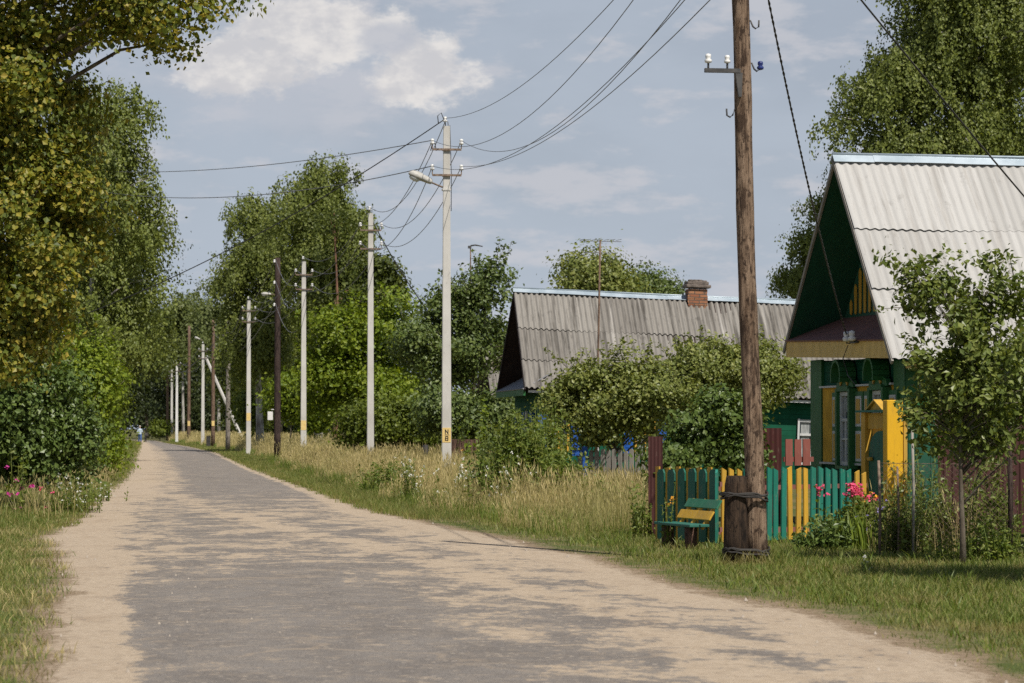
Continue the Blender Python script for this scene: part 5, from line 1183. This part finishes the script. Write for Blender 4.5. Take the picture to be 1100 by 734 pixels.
tree('birch_tree', 'haze-tinted far birch, lower and nearer to the propped pole', 'tree', 330, 236,
     [(232, 345, 20, 45, 0, 3), (242, 390, 24, 45, 0, 3), (238, 300, 12, 24, 0, 2)], M['birch_hazed'], M['birch_bark'], clusters=420, per=34, leaf=0.30, cs=1.0, droop=1, strands=True, gaps=0.3, trunk_r=0.2, limbs=0, strand_len=2.6, group=FAR)
tree('forest_bush', 'small sunlit green bush beside the walker at the road end', 'bush', 335, 172,
     [(172, 461, 9, 9, 0, 1.4)], M['bush'], M['bark'], clusters=70, per=30, leaf=0.28, cs=0.35, gaps=0.0, trunk_r=0.06, limbs=4, zmin=0.05)
# the tall group right of the road
tree('birch_tree', 'tallest weeping birch above the row of concrete poles', 'tree', 172, 342,
     [(348, 190, 36, 40, 0, 2.6), (330, 220, 48, 50, 0, 3), (372, 235, 30, 42, 0, 2.4), (345, 280, 60, 60, 0, 3.4), (385, 240, 14, 28, 0, 1.2)],
     M['birch'], M['birch_bark'], clusters=1900, per=38, leaf=0.17, cs=0.6, droop=1, strands=True, gaps=0.4, trunk_r=0.28, limbs=40, strand_len=2.0)
tree('birch_tree', 'broad weeping birch with a stepped crown above the dark tarred pole', 'tree', 180, 278,
     [(278, 225, 34, 34, 0, 2.6), (290, 270, 50, 55, 0, 3), (258, 290, 26, 46, 0, 2.4), (275, 350, 46, 60, 0, 3), (232, 300, 10, 26, 0, 1.0)],
     M['birch'], M['birch_bark'], clusters=1700, per=38, leaf=0.17, cs=0.6, droop=1, strands=True, gaps=0.3, trunk_r=0.26, limbs=34, strand_len=2.0)
tree('pine_tree', 'reddish pine trunk showing among the birches', 'tree', 166, 362, [(360, 235, 22, 26, 1, 1.6), (372, 330, 40, 50, 6, 3.0)], M['linden2'], M['pine_bark'], clusters=330, per=34, leaf=0.18, cs=0.5, gaps=0.2, trunk_r=0.17, limbs=6)
tree('maple_tree', 'round dark maple crown low on the flank of the tall birches', 'tree', 150, 412,
     [(408, 300, 26, 32, 0, 2), (396, 340, 36, 50, 0, 2.4), (424, 320, 12, 16, 0, 1)], M['linden2'], M['bark'], clusters=420, per=34, leaf=0.20, cs=0.36, gaps=0.15, trunk_r=0.16, limbs=14)
tree('linden_tree', 'dark tree filling the shade behind the grey pole and its brace', 'tree', 290, 300,
     [(300, 400, 56, 60, 0, 3), (262, 400, 36, 66, 0, 3), (330, 350, 50, 60, 0, 3)], M['linden2'], M['bark'], clusters=1000, per=34, leaf=0.30, cs=0.65, gaps=0.0, trunk_r=0.3, limbs=10)
tree('maple_bush', 'bright sunlit young maple between the two nearest plain poles', 'tree', 126, 372,
     [(365, 350, 36, 36, 0, 1.6), (382, 385, 44, 60, 0, 2), (420, 360, 30, 44, 0, 1.6), (350, 410, 30, 50, 0, 1.6), (410, 420, 44, 50, 0, 1.8), (428, 332, 12, 22, 0, .8)],
     M['bright'], M['bark'], clusters=900, per=34, leaf=0.17, cs=0.32, gaps=0.2, trunk_r=0.08, limbs=26, asp=0.38, shoots=45)
tree('maple_bush', 'low sunlit green bush behind the pole in the dry grass', 'bush', 152, 312,
     [(314, 430, 24, 34, 0, 1.4), (335, 445, 22, 26, 0, 1.2)], M['bright'], M['bark'], clusters=280, per=34, leaf=0.18, cs=0.36, gaps=0.05, trunk_r=0.05, limbs=10, zmin=0.05)
tree('maple_bush', 'small sunlit bush left of the dark tarred pole', 'bush', 186, 278,
     [(277, 435, 18, 26, 0, 1.4), (268, 450, 14, 18, 0, 1.2)], M['bush'], M['bark'], clusters=180, per=34, leaf=0.2, cs=0.4, gaps=0.05, trunk_r=0.05, limbs=8, zmin=0.05)
tree('currant_bush', 'rounded yellow-green bush at the foot of the plain pole', 'bush', 101, 428,
     [(425, 450, 46, 36, 0, 1.3), (390, 460, 26, 28, 0, 1.0), (455, 455, 28, 34, 0, 1.0)], M['bush'], M['bark'], clusters=520, per=34, leaf=0.12, cs=0.24, gaps=0.05, trunk_r=0.04, limbs=12, zmin=0.05)
tree('pear_tree', 'upright dark pear tree between the lamp pole and the grey roof', 'tree', 92, 500,
     [(530, 305, 22, 34, 0, 1), (505, 325, 24, 32, 0, 1), (472, 330, 22, 32, 0, 1), (495, 370, 46, 44, 0, 1.5), (450, 370, 26, 40, 0, 1.2), (540, 370, 20, 46, 1.5, 1.0), (480, 410, 36, 30, 0, 1.2)],
     M['pear'], M['bark'], clusters=700, per=34, leaf=0.12, cs=0.22, gaps=0.3, trunk_r=0.10, limbs=46, asp=0.36, shoots=50)
tree('currant_bush', 'dense bush between the lamp pole and the green house wall', 'bush', 84, 510,
     [(505, 455, 42, 36, 0, 1.2), (540, 450, 22, 36, 0, 1), (470, 440, 24, 30, 0, 1)], M['pear'], M['bark'], clusters=480, per=34, leaf=0.11, cs=0.22, gaps=0.05, trunk_r=0.04, limbs=12, zmin=0.05)
tree('apple_tree', 'apple tree hiding the blue shutters of the grey roofed house', 'tree', 62, 655,
     [(640, 425, 44, 40, 0, 1.0), (680, 410, 44, 38, 0, 1.1), (622, 405, 24, 24, 0, .6), (655, 452, 46, 26, 0, 1.0), (605, 428, 24, 30, 0, .6), (700, 435, 58, 48, 0, 1.2), (625, 460, 40, 26, 0, .8)],
     M['apple'], M['bark'], clusters=900, per=28, leaf=0.085, cs=0.15, gaps=0.1, trunk_r=0.07, limbs=60, flat=0.8, asp=0.36, shoots=45)
tree('apple_tree', 'second apple tree reaching behind the big wooden pole', 'tree', 64, 780,
     [(760, 395, 52, 34, 0, 1.2), (805, 405, 46, 44, 0, 1.2), (842, 402, 24, 28, 0, .7), (735, 420, 40, 40, 0, 1.0), (790, 380, 24, 22, 0, .6)],
     M['apple'], M['bark'], clusters=960, per=28, leaf=0.085, cs=0.15, gaps=0.1, trunk_r=0.08, limbs=60, flat=0.8, asp=0.36, shoots=45)
tree('lilac_bush', 'dark lilac bush close behind the teal and yellow bench fence', 'bush', 43.5, 752,
     [(755, 465, 48, 36, 0, 0.6), (775, 440, 34, 26, 0, 0.5), (720, 490, 28, 28, 0, 0.5), (795, 480, 24, 40, 0, .5)],
     M['lilac'], M['bark'], clusters=520, per=30, leaf=0.075, cs=0.11, gaps=0.05, trunk_r=0.03, limbs=18, zmin=0.05, asp=0.42)
tree('ash_tree', 'round light green tree rising behind the grey slate roof', 'tree', 118, 635,
     [(632, 295, 44, 34, 0, 1.8), (655, 290, 26, 28, 0, 1.4), (640, 330, 56, 40, 0, 2.2)], M['apple'], M['bark'], clusters=520, per=36, leaf=0.15, cs=0.32, gaps=0.2, trunk_r=0.14, limbs=20)
tree('ash_tree', 'smaller feathery tree beside the chimney behind the grey slate roof', 'tree', 122, 700,
     [(700, 305, 28, 24, 0, 1.2), (720, 318, 18, 14, 0, 1.0), (690, 330, 30, 30, 0, 1.4)], M['pear'], M['bark'], clusters=300, per=34, leaf=0.14, cs=0.3, gaps=0.3, trunk_r=0.10, limbs=20)
tree('birch_tree', 'huge weeping birch towering behind the pale slate roof', 'tree', 86, 1010,
     [(1025, 30, 78, 66, 0, 2.4), (1080, 100, 70, 110, 0, 3), (945, 95, 52, 52, 0, 2), (1000, 150, 100, 66, 0, 3), (1040, -40, 100, 60, 0, 3), (912, 120, 26, 40, 0, 1.4), (960, 150, 70, 40, 0, 2.4), (1090, 20, 60, 90, 0, 3), (988, 75, 60, 66, 0, 2.4), (965, 60, 40, 44, 0, 2)],
     M['birch'], M['birch_bark'], clusters=4200, per=38, leaf=0.10, cs=0.40, droop=1, strands=True, gaps=0.05, trunk_r=0.26, limbs=60, strand_len=1.3)
tree('birch_tree', 'slim birch seen between the pale roof gable and the sky', 'tree', 90, 880,
     [(890, 212, 24, 26, 0, 1), (874, 252, 30, 30, 0, 1.2), (862, 290, 24, 26, 0, 1)], M['birch'], M['birch_bark'], clusters=380, per=40, leaf=0.09, cs=0.38, droop=1, strands=True, gaps=0.3, trunk_r=0.10, limbs=20, strand_len=0.9)
tree('plum_tree', 'young tree with a thin trunk in front of the brown metal fence', 'tree', 31.6, 1032,
     [(992, 320, 30, 46, 0, .35), (974, 285, 16, 26, 0, .15), (1020, 300, 18, 30, 0, .2), (1050, 350, 40, 56, 0, .5), (1010, 400, 42, 34, 0, .5), (1084, 335, 34, 60, 0, .45), (1040, 430, 46, 40, 0, .5), (1096, 425, 46, 64, 0, .6), (1068, 285, 10, 22, 0, 0.15), (985, 445, 18, 20, 0, 0.2), (1050, 478, 34, 26, 0, 0.35), (1003, 470, 16, 18, 0, 0.2)],
     M['young'], M['bark'], clusters=600, per=14, leaf=0.078, cs=0.075, gaps=0.2, trunk_r=0.034, limbs=150, flat=1.0, asp=0.30, trunk_top=(1036, 330), wexp=0.42, bough=5, shoots=44)
tree('plum_tree', 'dense dark fruit tree filling the shade by the right end of the brown fence', 'tree', 36.0, 1140,
     [(1130, 415, 50, 50, 0, .8), (1180, 300, 66, 80, 0, 1.1), (1200, 380, 90, 110, -1, 1.2), (1075, 430, 36, 46, 0, .6), (1150, 450, 60, 60, 0, .9), (1190, 230, 80, 90, -1, 1.2)],
     M['young'], M['bark'], clusters=1000, per=26, leaf=0.075, cs=0.14, gaps=0.1, trunk_r=0.08, limbs=40)

tree('plum_tree', 'broad fruit tree at the edge whose crown shades the turf before the wire mesh', 'tree', 26.6, 1235,
     [(1235, 120, 112, 120, 0, 1.1), (1225, 300, 105, 90, 0, 1.0), (1290, 200, 110, 130, 0.6, 1.2), (1128, 385, 34, 44, 0, .35)],
     M['young'], M['bark'], clusters=620, per=24, leaf=0.075, cs=0.13, gaps=0.1, trunk_r=0.09, limbs=40)
tree('plum_tree', 'leafy plum close to the green side wall and brown fence', 'tree', 37.4, 1040,
     [(1030, 412, 26, 34, 0, .5), (1066, 420, 44, 46, 0, .7), (1050, 465, 40, 36, 0, .6), (1095, 400, 34, 44, 0, .6)],
     M['young'], M['bark'], clusters=520, per=24, leaf=0.07, cs=0.11, gaps=0.15, trunk_r=0.05, limbs=40, flat=0.9, asp=0.34)
def weed(name, label, px, d, h_px, w_px, n, mat, leaf=0.05, cat='plant', group=None, flowers=None, fl_n=60, fl_size=0.035, fl_top=0.25, lean=0.25, per=16, stem_mat='weed', head=1, fl_tops=999):
    """a clump of stems with leaves up each stem and, where it flowers, heads near the tops"""
    base = at(px, d, -0.01); r = thing(name, label, cat, base, 0.0, group); H = h_px / FPX * d; Wd_ = w_px / FPX * d
    P = []; N = []; mb = MB(); tops = []
    for i in range(n):
        x, y = rng.normal(0, Wd_ * 0.27), rng.normal(0, Wd_ * 0.22); h = H * rng.uniform(0.36, 1.08) * (1 - 0.15 * min(1, abs(x) / (Wd_ * 0.7))); tx, ty = x + rng.normal(0, lean * h * 0.4), y + rng.normal(0, lean * h * 0.4)
        pts = [(x, y, 0), (x + (tx - x) * 0.3, y + (ty - y) * 0.3, h * 0.5), (tx, ty, h)]; mb.tube(pts, [0.006, 0.005, 0.002], 4); tops.append((tx, ty, h))
        t = rng.uniform(0.08, 1.0, per); q = np.stack([x + (tx - x) * t ** 1.5, y + (ty - y) * t ** 1.5, h * t], 1) + rng.normal(0, 0.02, (per, 3)); P.append(q)
    P = np.concatenate(P); P[:, 2] = np.maximum(P[:, 2], 0.03); Nn = rng.normal(size=P.shape) * 0.7 + np.array([0, 0, 0.8]); Nn /= np.linalg.norm(Nn, axis=1)[:, None]
    V = leaf_quads(P, Nn, leaf, 0.1, 0.26); mesh_obj('foliage', fast_mesh('foliage', V, np.full(len(P), 4), np.arange(4 * len(P))), M[mat], r); mb.build('stems', M[stem_mat], r)
    if flowers:
        T = np.array(sorted(tops, key=lambda q: -q[2]))[:fl_tops]; pk = rng.integers(0, len(T), fl_n); Q = T[pk] + rng.normal(0, fl_size * (1.6 if head == 1 else head), (fl_n, 3)); Q[:, 2] -= rng.random(fl_n) * H * fl_top * (0 if head != 1 else 1)
        for q in Q:
            q = np.repeat(q[None, :], 7, 0) + rng.normal(0, fl_size * 0.3, (7, 3)); Nn = rng.normal(size=q.shape) * 0.5 + np.array([0.1, -0.5, 0.7]); Nn /= np.linalg.norm(Nn, axis=1)[:, None]
            V = leaf_quads(q, Nn, fl_size, 0, 0.42); mesh_obj('bloom', fast_mesh('bloom', V, np.full(7, 4), np.arange(28)), M[flowers], r)
    return r
WG = 'weeds in the roadside meadow'
weed('hollyhock', 'hollyhock with magenta blooms in front of the lilac bush', 18, 47, 78, 26, 7, 'weed', 0.11, 'flower', None, 'petal_magenta', 8, 0.05, 0.55, 0.08, 20)
weed('hollyhock', 'shorter pink hollyhock nearer to the white daisies', 58, 49, 48, 20, 5, 'weed', 0.08, 'flower', None, 'petal_pink', 3, 0.04, 0.4, 0.1, 18)
weed('daisy_clump', 'loose clump of small white flowers under the lilac bush', 78, 50, 42, 60, 46, 'weed', 0.05, 'flower', WG, 'petal_white', 55, 0.022, 0.3)
weed('daisy_clump', 'white flowers scattered along the bank beside the bright bush', 108, 58, 24, 44, 26, 'weed', 0.05, 'flower', WG, 'petal_white', 14, 0.022, 0.3)
weed('tall_weed', 'tallest leafy weed clump right of the lamp pole', 562, 50.5, 108, 62, 200, 'weed', 0.085, 'plant', WG, None, per=52, lean=0.22)
weed('tall_weed', 'leafy weed clump leaning against the dry grass near the grey pickets', 603, 49.5, 66, 50, 110, 'weed', 0.09, 'plant', WG, None, per=44)
weed('tall_weed', 'spreading green weeds just left of the bench fence', 690, 39.5, 70, 26, 22, 'weed', 0.06, 'plant', WG, None, per=22)
weed('yarrow_clump', 'white yarrow flowering right beside the lamp pole foot', 512, 55, 52, 66, 80, 'weed', 0.07, 'flower', WG, 'petal_white', 90, 0.030, 0.25)
weed('yarrow_clump', 'white flowering weed among the dry grass left of the lamp pole', 441, 58, 52, 32, 40, 'weed', 0.05, 'flower', WG, 'petal_white', 34, 0.028, 0.3)
weed('yarrow_clump', 'white flower heads on the tall weeds facing the grey roofed house', 548, 49.5, 62, 40, 34, 'weed', 0.05, 'flower', WG, 'petal_white', 26, 0.028, 0.2)
weed('maple_sapling', 'light green sapling growing close behind the lamp pole', 512, 74, 92, 34, 16, 'bright', 0.13, 'plant', None, None, per=26, lean=0.3)
weed('goldenrod', 'green plant with small yellow blooms in front of the dense bush', 520, 80, 60, 50, 20, 'bush', 0.08, 'plant', None, 'petal_orange', 5, 0.045, 0.5)
weed('phlox', 'pink phlox in bloom before the teal pickets', 910, 35.8, 64, 62, 44, 'weed', 0.08, 'flower', None, 'petal_pink', 70, 0.034, 0.0, 0.12, 18, head=0.9, fl_tops=11)
weed('phlox', 'low dark green foliage around the foot of the phlox', 888, 35.2, 36, 60, 60, 'lilac', 0.07, 'plant', None, None, per=22)
weed('raspberry_bush', 'lush green plants between the phlox and the yellow gate post', 930, 36.4, 56, 44, 60, 'weed', 0.085, 'plant', None, None, per=30)
weed('aster_clump', 'violet flowers beside the yellow gate post', 942, 35.6, 56, 26, 22, 'weed', 0.05, 'flower', None, 'petal_violet', 26, 0.024, 0.25)
weed('lily', 'orange lilies in front of the garden gate', 928, 36.2, 62, 16, 9, 'weed', 0.07, 'flower', None, 'petal_orange', 7, 0.04, 0.1)
weed('lily', 'single orange bloom in front of the dark teal bench fence', 717, 36.3, 78, 8, 5, 'weed', 0.05, 'flower', None, 'petal_orange', 1, 0.045, 0.0)
weed('raspberry_bush', 'tangled shrub behind the wire mesh beside the young tree', 1000, 34.6, 108, 70, 60, 'young', 0.06, 'bush', None, None, per=34)
weed('raspberry_bush', 'shrub with pale leaves behind the thin trunk of the young tree', 1062, 34.2, 110, 60, 46, 'young', 0.07, 'bush', None, None, per=34)
weed('nettle_clump', 'tall nettles around the rusty wire mesh posts', 965, 33.6, 72, 46, 60, 'weed', 0.06, 'plant', WG, None, per=24)
weed('nettle_clump', 'low weeds under the shade of the young tree', 1060, 32.2, 46, 100, 70, 'weed', 0.055, 'plant', WG, None, per=18)
weed('clover_patch', 'few white clover heads low in the turf below the wire mesh', 930, 30.2, 13, 24, 16, 'green_grass', 0.02, 'flower', WG, 'petal_white', 6, 0.022, 0.0)
weed('tall_weed', 'thin tall weeds standing before the blue shuttered wall', 586, 57, 108, 44, 110, 'weed', 0.085, 'plant', WG, None, per=40, lean=0.14)
weed('tall_weed', 'dark green weeds filling between lamp pole and the tallest clump', 533, 53, 84, 44, 80, 'pear', 0.075, 'plant', WG, None, per=36)
weed('tall_weed', 'low green weeds edging the dry meadow left of the lamp pole', 420, 66, 34, 60, 90, 'weed', 0.08, 'plant', WG, None, per=26)
weed('tall_weed', 'green weeds at the meadow edge below the grey pickets', 648, 45.5, 44, 60, 90, 'weed', 0.07, 'plant', WG, None, per=26)
# broad leaved tufts in the turf
n_ = 420; P = strip(16, 42, lambda y: xr(y) + 0.35, lambda y: xr(y) + 5.5, lambda y: 3.4); P = P[px_of(P) < 1130]; P = np.repeat(P, 9, 0) + rng.normal(0, 0.05, (len(P) * 9, 3)) * np.array([1, 1, 0])
blades('turf_tufts', P, rng.uniform(0.06, 0.17, len(P)), np.full(len(P), 0.014), 0.8, M['weed'], 'scattered broader tufts standing up from the verge turf')
P = strip(32.2, 35.2, lambda y: (955 - CX) / FPX * y * CY + y * SY, lambda y: (1090 - CX) / FPX * y * CY + y * SY, lambda y: 60); blades('dry_stalks', P, rng.uniform(0.3, 0.85, len(P)), np.full(len(P), 0.007), 0.3, M['straw'], 'thin dry stalks among the weeds by the wire mesh', heads=0.4)
bp_ = at(801, 31.6); n_ = 700; an = rng.uniform(0, 2 * np.pi, n_); rr = 0.17 + rng.random(n_) * 0.22
P = np.stack([bp_[0] + np.cos(an) * (rr + 0.12), bp_[1] + np.sin(an) * rr, np.full(n_, -0.01)], 1)
blades('foot_grass', P, rng.uniform(0.06, 0.2, n_), np.full(n_, 0.008), 0.6, M['green_grass'], 'longer unmown grass around the foot of the big wooden pole')
# strap leaves of irises
for px, lb in ((905, 'left of the two bright iris tufts by the pickets'), (936, 'right of the two bright iris tufts by the gate')):
    n = 26; P = np.stack([rng.normal(0, 0.14, n), rng.normal(0, 0.06, n), np.zeros(n)], 1)
    o = blades('iris', P, rng.uniform(0.35, 0.55, n), np.full(n, 0.035), 0.25, M['iris_leaf'], None, loc=at(px, 35.3)); tag(o, lb, 'plant', 'iris tufts by the fence')

# wire mesh fence in front of the young tree
WF = thing('wire_mesh_fence', 'rusty wire mesh on thin posts beside the phlox', 'fence', at(944, 33.4), -YAW)
LW = 146 / FPX * 33.4
for x, r_, h, m in ((0.0, 0.016, 1.12, 'rust'), (36 / FPX * 33.4, 0.016, 1.55, 'grey_wood'), (140 / FPX * 33.4, 0.03, 1.5, 'wood_dark'), (20 / FPX * 33.4, 0.012, 1.05, 'rust')):
    mb = MB(); mb.tube([(x, 0, -0.03), (x + 0.01, 0, h * 0.5), (x - 0.005, 0, h)], r_, 8); mb.build('post', M[m], WF)
mb = MB(); zt_ = 1.05; s = 0.075; k = -zt_
while k < LW:
    for sg in (1, -1):
        a0, a1 = (k, k + zt_); x0, x1 = max(0, a0), min(LW, a1)
        if x1 > x0:
            f0, f1 = (x0 - a0) / zt_, (x1 - a0) / zt_; z0, z1 = (f0 * zt_, f1 * zt_) if sg == 1 else (zt_ - f0 * zt_, zt_ - f1 * zt_)
            mb.tube([(x0, 0.01 * sg, z0 + 0.04), (x1, 0.01 * sg, z1 + 0.04)], 0.0021, 3, caps=False)
    k += s
mb.tube([(0, 0, zt_ + 0.04), (LW, 0, zt_ + 0.02)], 0.003, 4); mb.build('wire_netting', M['rust'], WF)

# pebbles and a few dark clods on the road
peb = MB()
for i in range(260):
    y = rng.uniform(15, 60); x = xl(y) + (xr(y) - xl(y)) * rng.random(); r = rng.uniform(0.006, 0.022)
    o = Vector((x, y, 0.012)); vs = [o + Vector((math.cos(a) * r * rng.uniform(.7, 1.2), math.sin(a) * r * rng.uniform(.7, 1.2), -0.004)) for a in np.linspace(0, 2 * math.pi, 6)[:-1]] + [o + Vector((0, 0, r * 0.7 + 0.014))]
    peb.add(vs, [(k, (k + 1) % 5, 5) for k in range(5)], True)
tag(peb.build('gravel', varied('pebble', (0.30, 0.25, 0.20), (0.42, 0.36, 0.29), 20)), 'small pebbles strewn over the sandy road', None, None, 'stuff')

# ------------------------------------------------------------------ the walker and the bicycle
def solid(mb, name, mat, parent, vox=0.018):
    o = mb.build(name, mat, parent); m = o.modifiers.new('join', 'REMESH'); m.mode = 'VOXEL'; m.voxel_size = vox; m.use_smooth_shade = True
    s_ = o.modifiers.new('soft', 'SMOOTH'); s_.iterations = 3; s_.factor = 0.5; return o
M['skin'] = varied('skin', (0.42, 0.24, 0.17), (0.48, 0.29, 0.21), 6, bump=0.05); M['shirt'] = varied('pale_blue_shirt', (0.42, 0.52, 0.60), (0.55, 0.64, 0.70), 5, bump=0.3, bdist=0.01)
M['jeans'] = varied('blue_jeans', (0.04, 0.09, 0.24), (0.07, 0.14, 0.34), 6, bump=0.2); M['cap'] = varied('pale_cap', (0.55, 0.50, 0.44), (0.62, 0.57, 0.50), 6); M['shoe'] = M['black']
PW = thing('person', 'person in a pale blue shirt, jeans and light cap walking away with a bicycle', 'person', at(150.5, 300), 0.12)
def limb(mb, pts, rad): mb.tube(pts, rad, 12)
b = MB()
limb(b, [(0, 0, 0.88), (0, 0.01, 1.0), (0, 0.015, 1.2), (0, 0.0, 1.36), (0, 0.0, 1.44)], [0.15, 0.145, 0.165, 0.17, 0.08])
limb(b, [(0, 0, 1.42), (0, 0.01, 1.52)], [0.06, 0.055]); b.lathe([(0.02, -0.125), (0.065, -0.10), (0.078, -0.03), (0.085, 0.03), (0.07, 0.09), (0.03, 0.115)], 14, (0, 0.015, 1.62))
b.lathe([(0.004, -0.02), (0.016, -0.012), (0.012, 0.012), (0.003, 0.02)], 8, (0, 0.105, 1.61))
for s in (-1, 1): b.lathe([(0.004, -0.03), (0.022, -0.01), (0.022, 0.015), (0.004, 0.03)], 8, (s * 0.085, 0.01, 1.62))
limb(b, [(-0.17, 0, 1.38), (-0.235, -0.02, 1.10), (-0.225, 0.06, 0.88)], [0.06, 0.045, 0.032]); limb(b, [(0.17, 0, 1.38), (0.25, 0.02, 1.13), (0.36, 0.20, 1.02)], [0.06, 0.045, 0.032])
for k in range(4):
    limb(b, [(-0.225 + 0.004, 0.05 + k * 0.02, 0.86), (-0.223, 0.06 + k * 0.02, 0.80), (-0.21, 0.062 + k * 0.019, 0.765 + 0.006 * abs(k - 1))], [0.011, 0.009, 0.006]); limb(b, [(0.36 + k * 0.018, 0.21, 1.02), (0.37 + k * 0.018, 0.25, 1.015), (0.368 + k * 0.018, 0.255, 0.985)], [0.010, 0.009, 0.007])
limb(b, [(-0.22, 0.06, 0.87), (-0.195, 0.10, 0.83)], [0.013, 0.008]); limb(b, [(0.35, 0.20, 1.01), (0.33, 0.24, 1.0)], [0.013, 0.009]); limb(b, [(-0.226, 0.06, 0.90), (-0.224, 0.075, 0.83)], [0.03, 0.036]); limb(b, [(0.35, 0.19, 1.02), (0.385, 0.225, 1.018)], [0.03, 0.034])
for s, f in ((-1, 0.16), (1, -0.16)): limb(b, [(s * 0.09, 0, 0.90), (s * 0.095, f * 0.7, 0.49), (s * 0.09, f, 0.09)], [0.095, 0.065, 0.045]); limb(b, [(s * 0.09, f - 0.04, 0.05), (s * 0.1, f + 0.16, 0.04)], [0.045, 0.035])
solid(b, 'body', M['skin'], PW)
c = MB(); limb(c, [(0, 0, 0.84), (0, 0.0, 1.0), (0, 0.0, 1.2), (0, -0.01, 1.36), (0, 0.0, 1.455)], [0.185, 0.18, 0.195, 0.20, 0.09])
limb(c, [(-0.15, 0, 1.40), (-0.245, -0.02, 1.10), (-0.232, 0.05, 0.93)], [0.085, 0.068, 0.055]); limb(c, [(0.15, 0, 1.40), (0.258, 0.02, 1.13), (0.335, 0.16, 1.04)], [0.085, 0.068, 0.055]); solid(c, 'shirt', M['shirt'], PW)
c = MB(); limb(c, [(0, 0, 0.82), (0, 0, 1.0)], [0.165, 0.16])
for s, f in ((-1, 0.16), (1, -0.16)): limb(c, [(s * 0.085, 0, 0.92), (s * 0.095, f * 0.7, 0.49), (s * 0.09, f, 0.10)], [0.12, 0.09, 0.075])
solid(c, 'trousers', M['jeans'], PW)
for s, f in ((-1, 0.16), (1, -0.16)): c = MB(); limb(c, [(s * 0.09, f - 0.05, 0.05), (s * 0.1, f + 0.08, 0.05), (s * 0.105, f + 0.19, 0.035)], [0.052, 0.055, 0.035]); solid(c, 'shoe', M['shoe'], PW)
c = MB(); c.lathe([(0.094, 0.03), (0.096, 0.06), (0.088, 0.11), (0.05, 0.145), (0.01, 0.15)], 16, (0, 0.012, 1.62)); c.box((0, 0.14, 1.665), (0.14, 0.11, 0.015), bev=0.005); c.build('cap', M['cap'], PW)
BI = thing('bicycle', 'bicycle pushed along by the walker at the road end', 'bicycle', at(156.5, 300), 0.10)
for y in (-0.52, 0.52):
    w = MB(); n = 24; w.tube([(0, y + 0.33 * math.cos(a), 0.345 + 0.33 * math.sin(a)) for a in np.linspace(0, 2 * math.pi, n)], 0.02, 6, caps=False); wh = w.build('wheel', M['black'], BI)
    w = MB()
    for a in np.linspace(0, math.pi, 9)[:-1]: w.tube([(0, y + 0.31 * math.cos(a), 0.345 + 0.31 * math.sin(a)), (0, y - 0.31 * math.cos(a), 0.345 - 0.31 * math.sin(a))], 0.003, 4)
    w.build('spokes', M['dark_steel'], wh)
w = MB()
for a_, b_ in (((0, -0.52, .345), (0, -0.15, .82)), ((0, -0.15, .82), (0, -0.02, .31)), ((0, -0.02, .31), (0, -0.52, .345)), ((0, -0.15, .80), (0, .36, .86)), ((0, -0.02, .31), (0, .37, .74)), ((0, .52, .345), (0, .34, .98))): w.tube([a_, b_], 0.018, 7)
w.build('frame', M['dark_steel'], BI)
w = MB(); w.tube([(-0.29, 0.22, 1.02), (-0.22, 0.33, 1.03), (0, 0.34, 1.0), (0.22, 0.33, 1.03), (0.29, 0.22, 1.02)], 0.014, 7); w.build('handlebar', M['dark_steel'], BI)
w = MB(); w.tube([(0, -0.30, 0.92), (0, -0.18, 0.93), (0, -0.02, 0.92)], [0.09, 0.06, 0.025], 10); w.tube([(0, -0.15, 0.82), (0, -0.16, 0.92)], 0.014, 6); w.build('saddle', M['black'], BI)
w = MB(); w.box((0, -0.56, 0.80), (0.34, 0.34, 0.24), bev=0.03); w.build('bag', M['dark_steel'], BI)
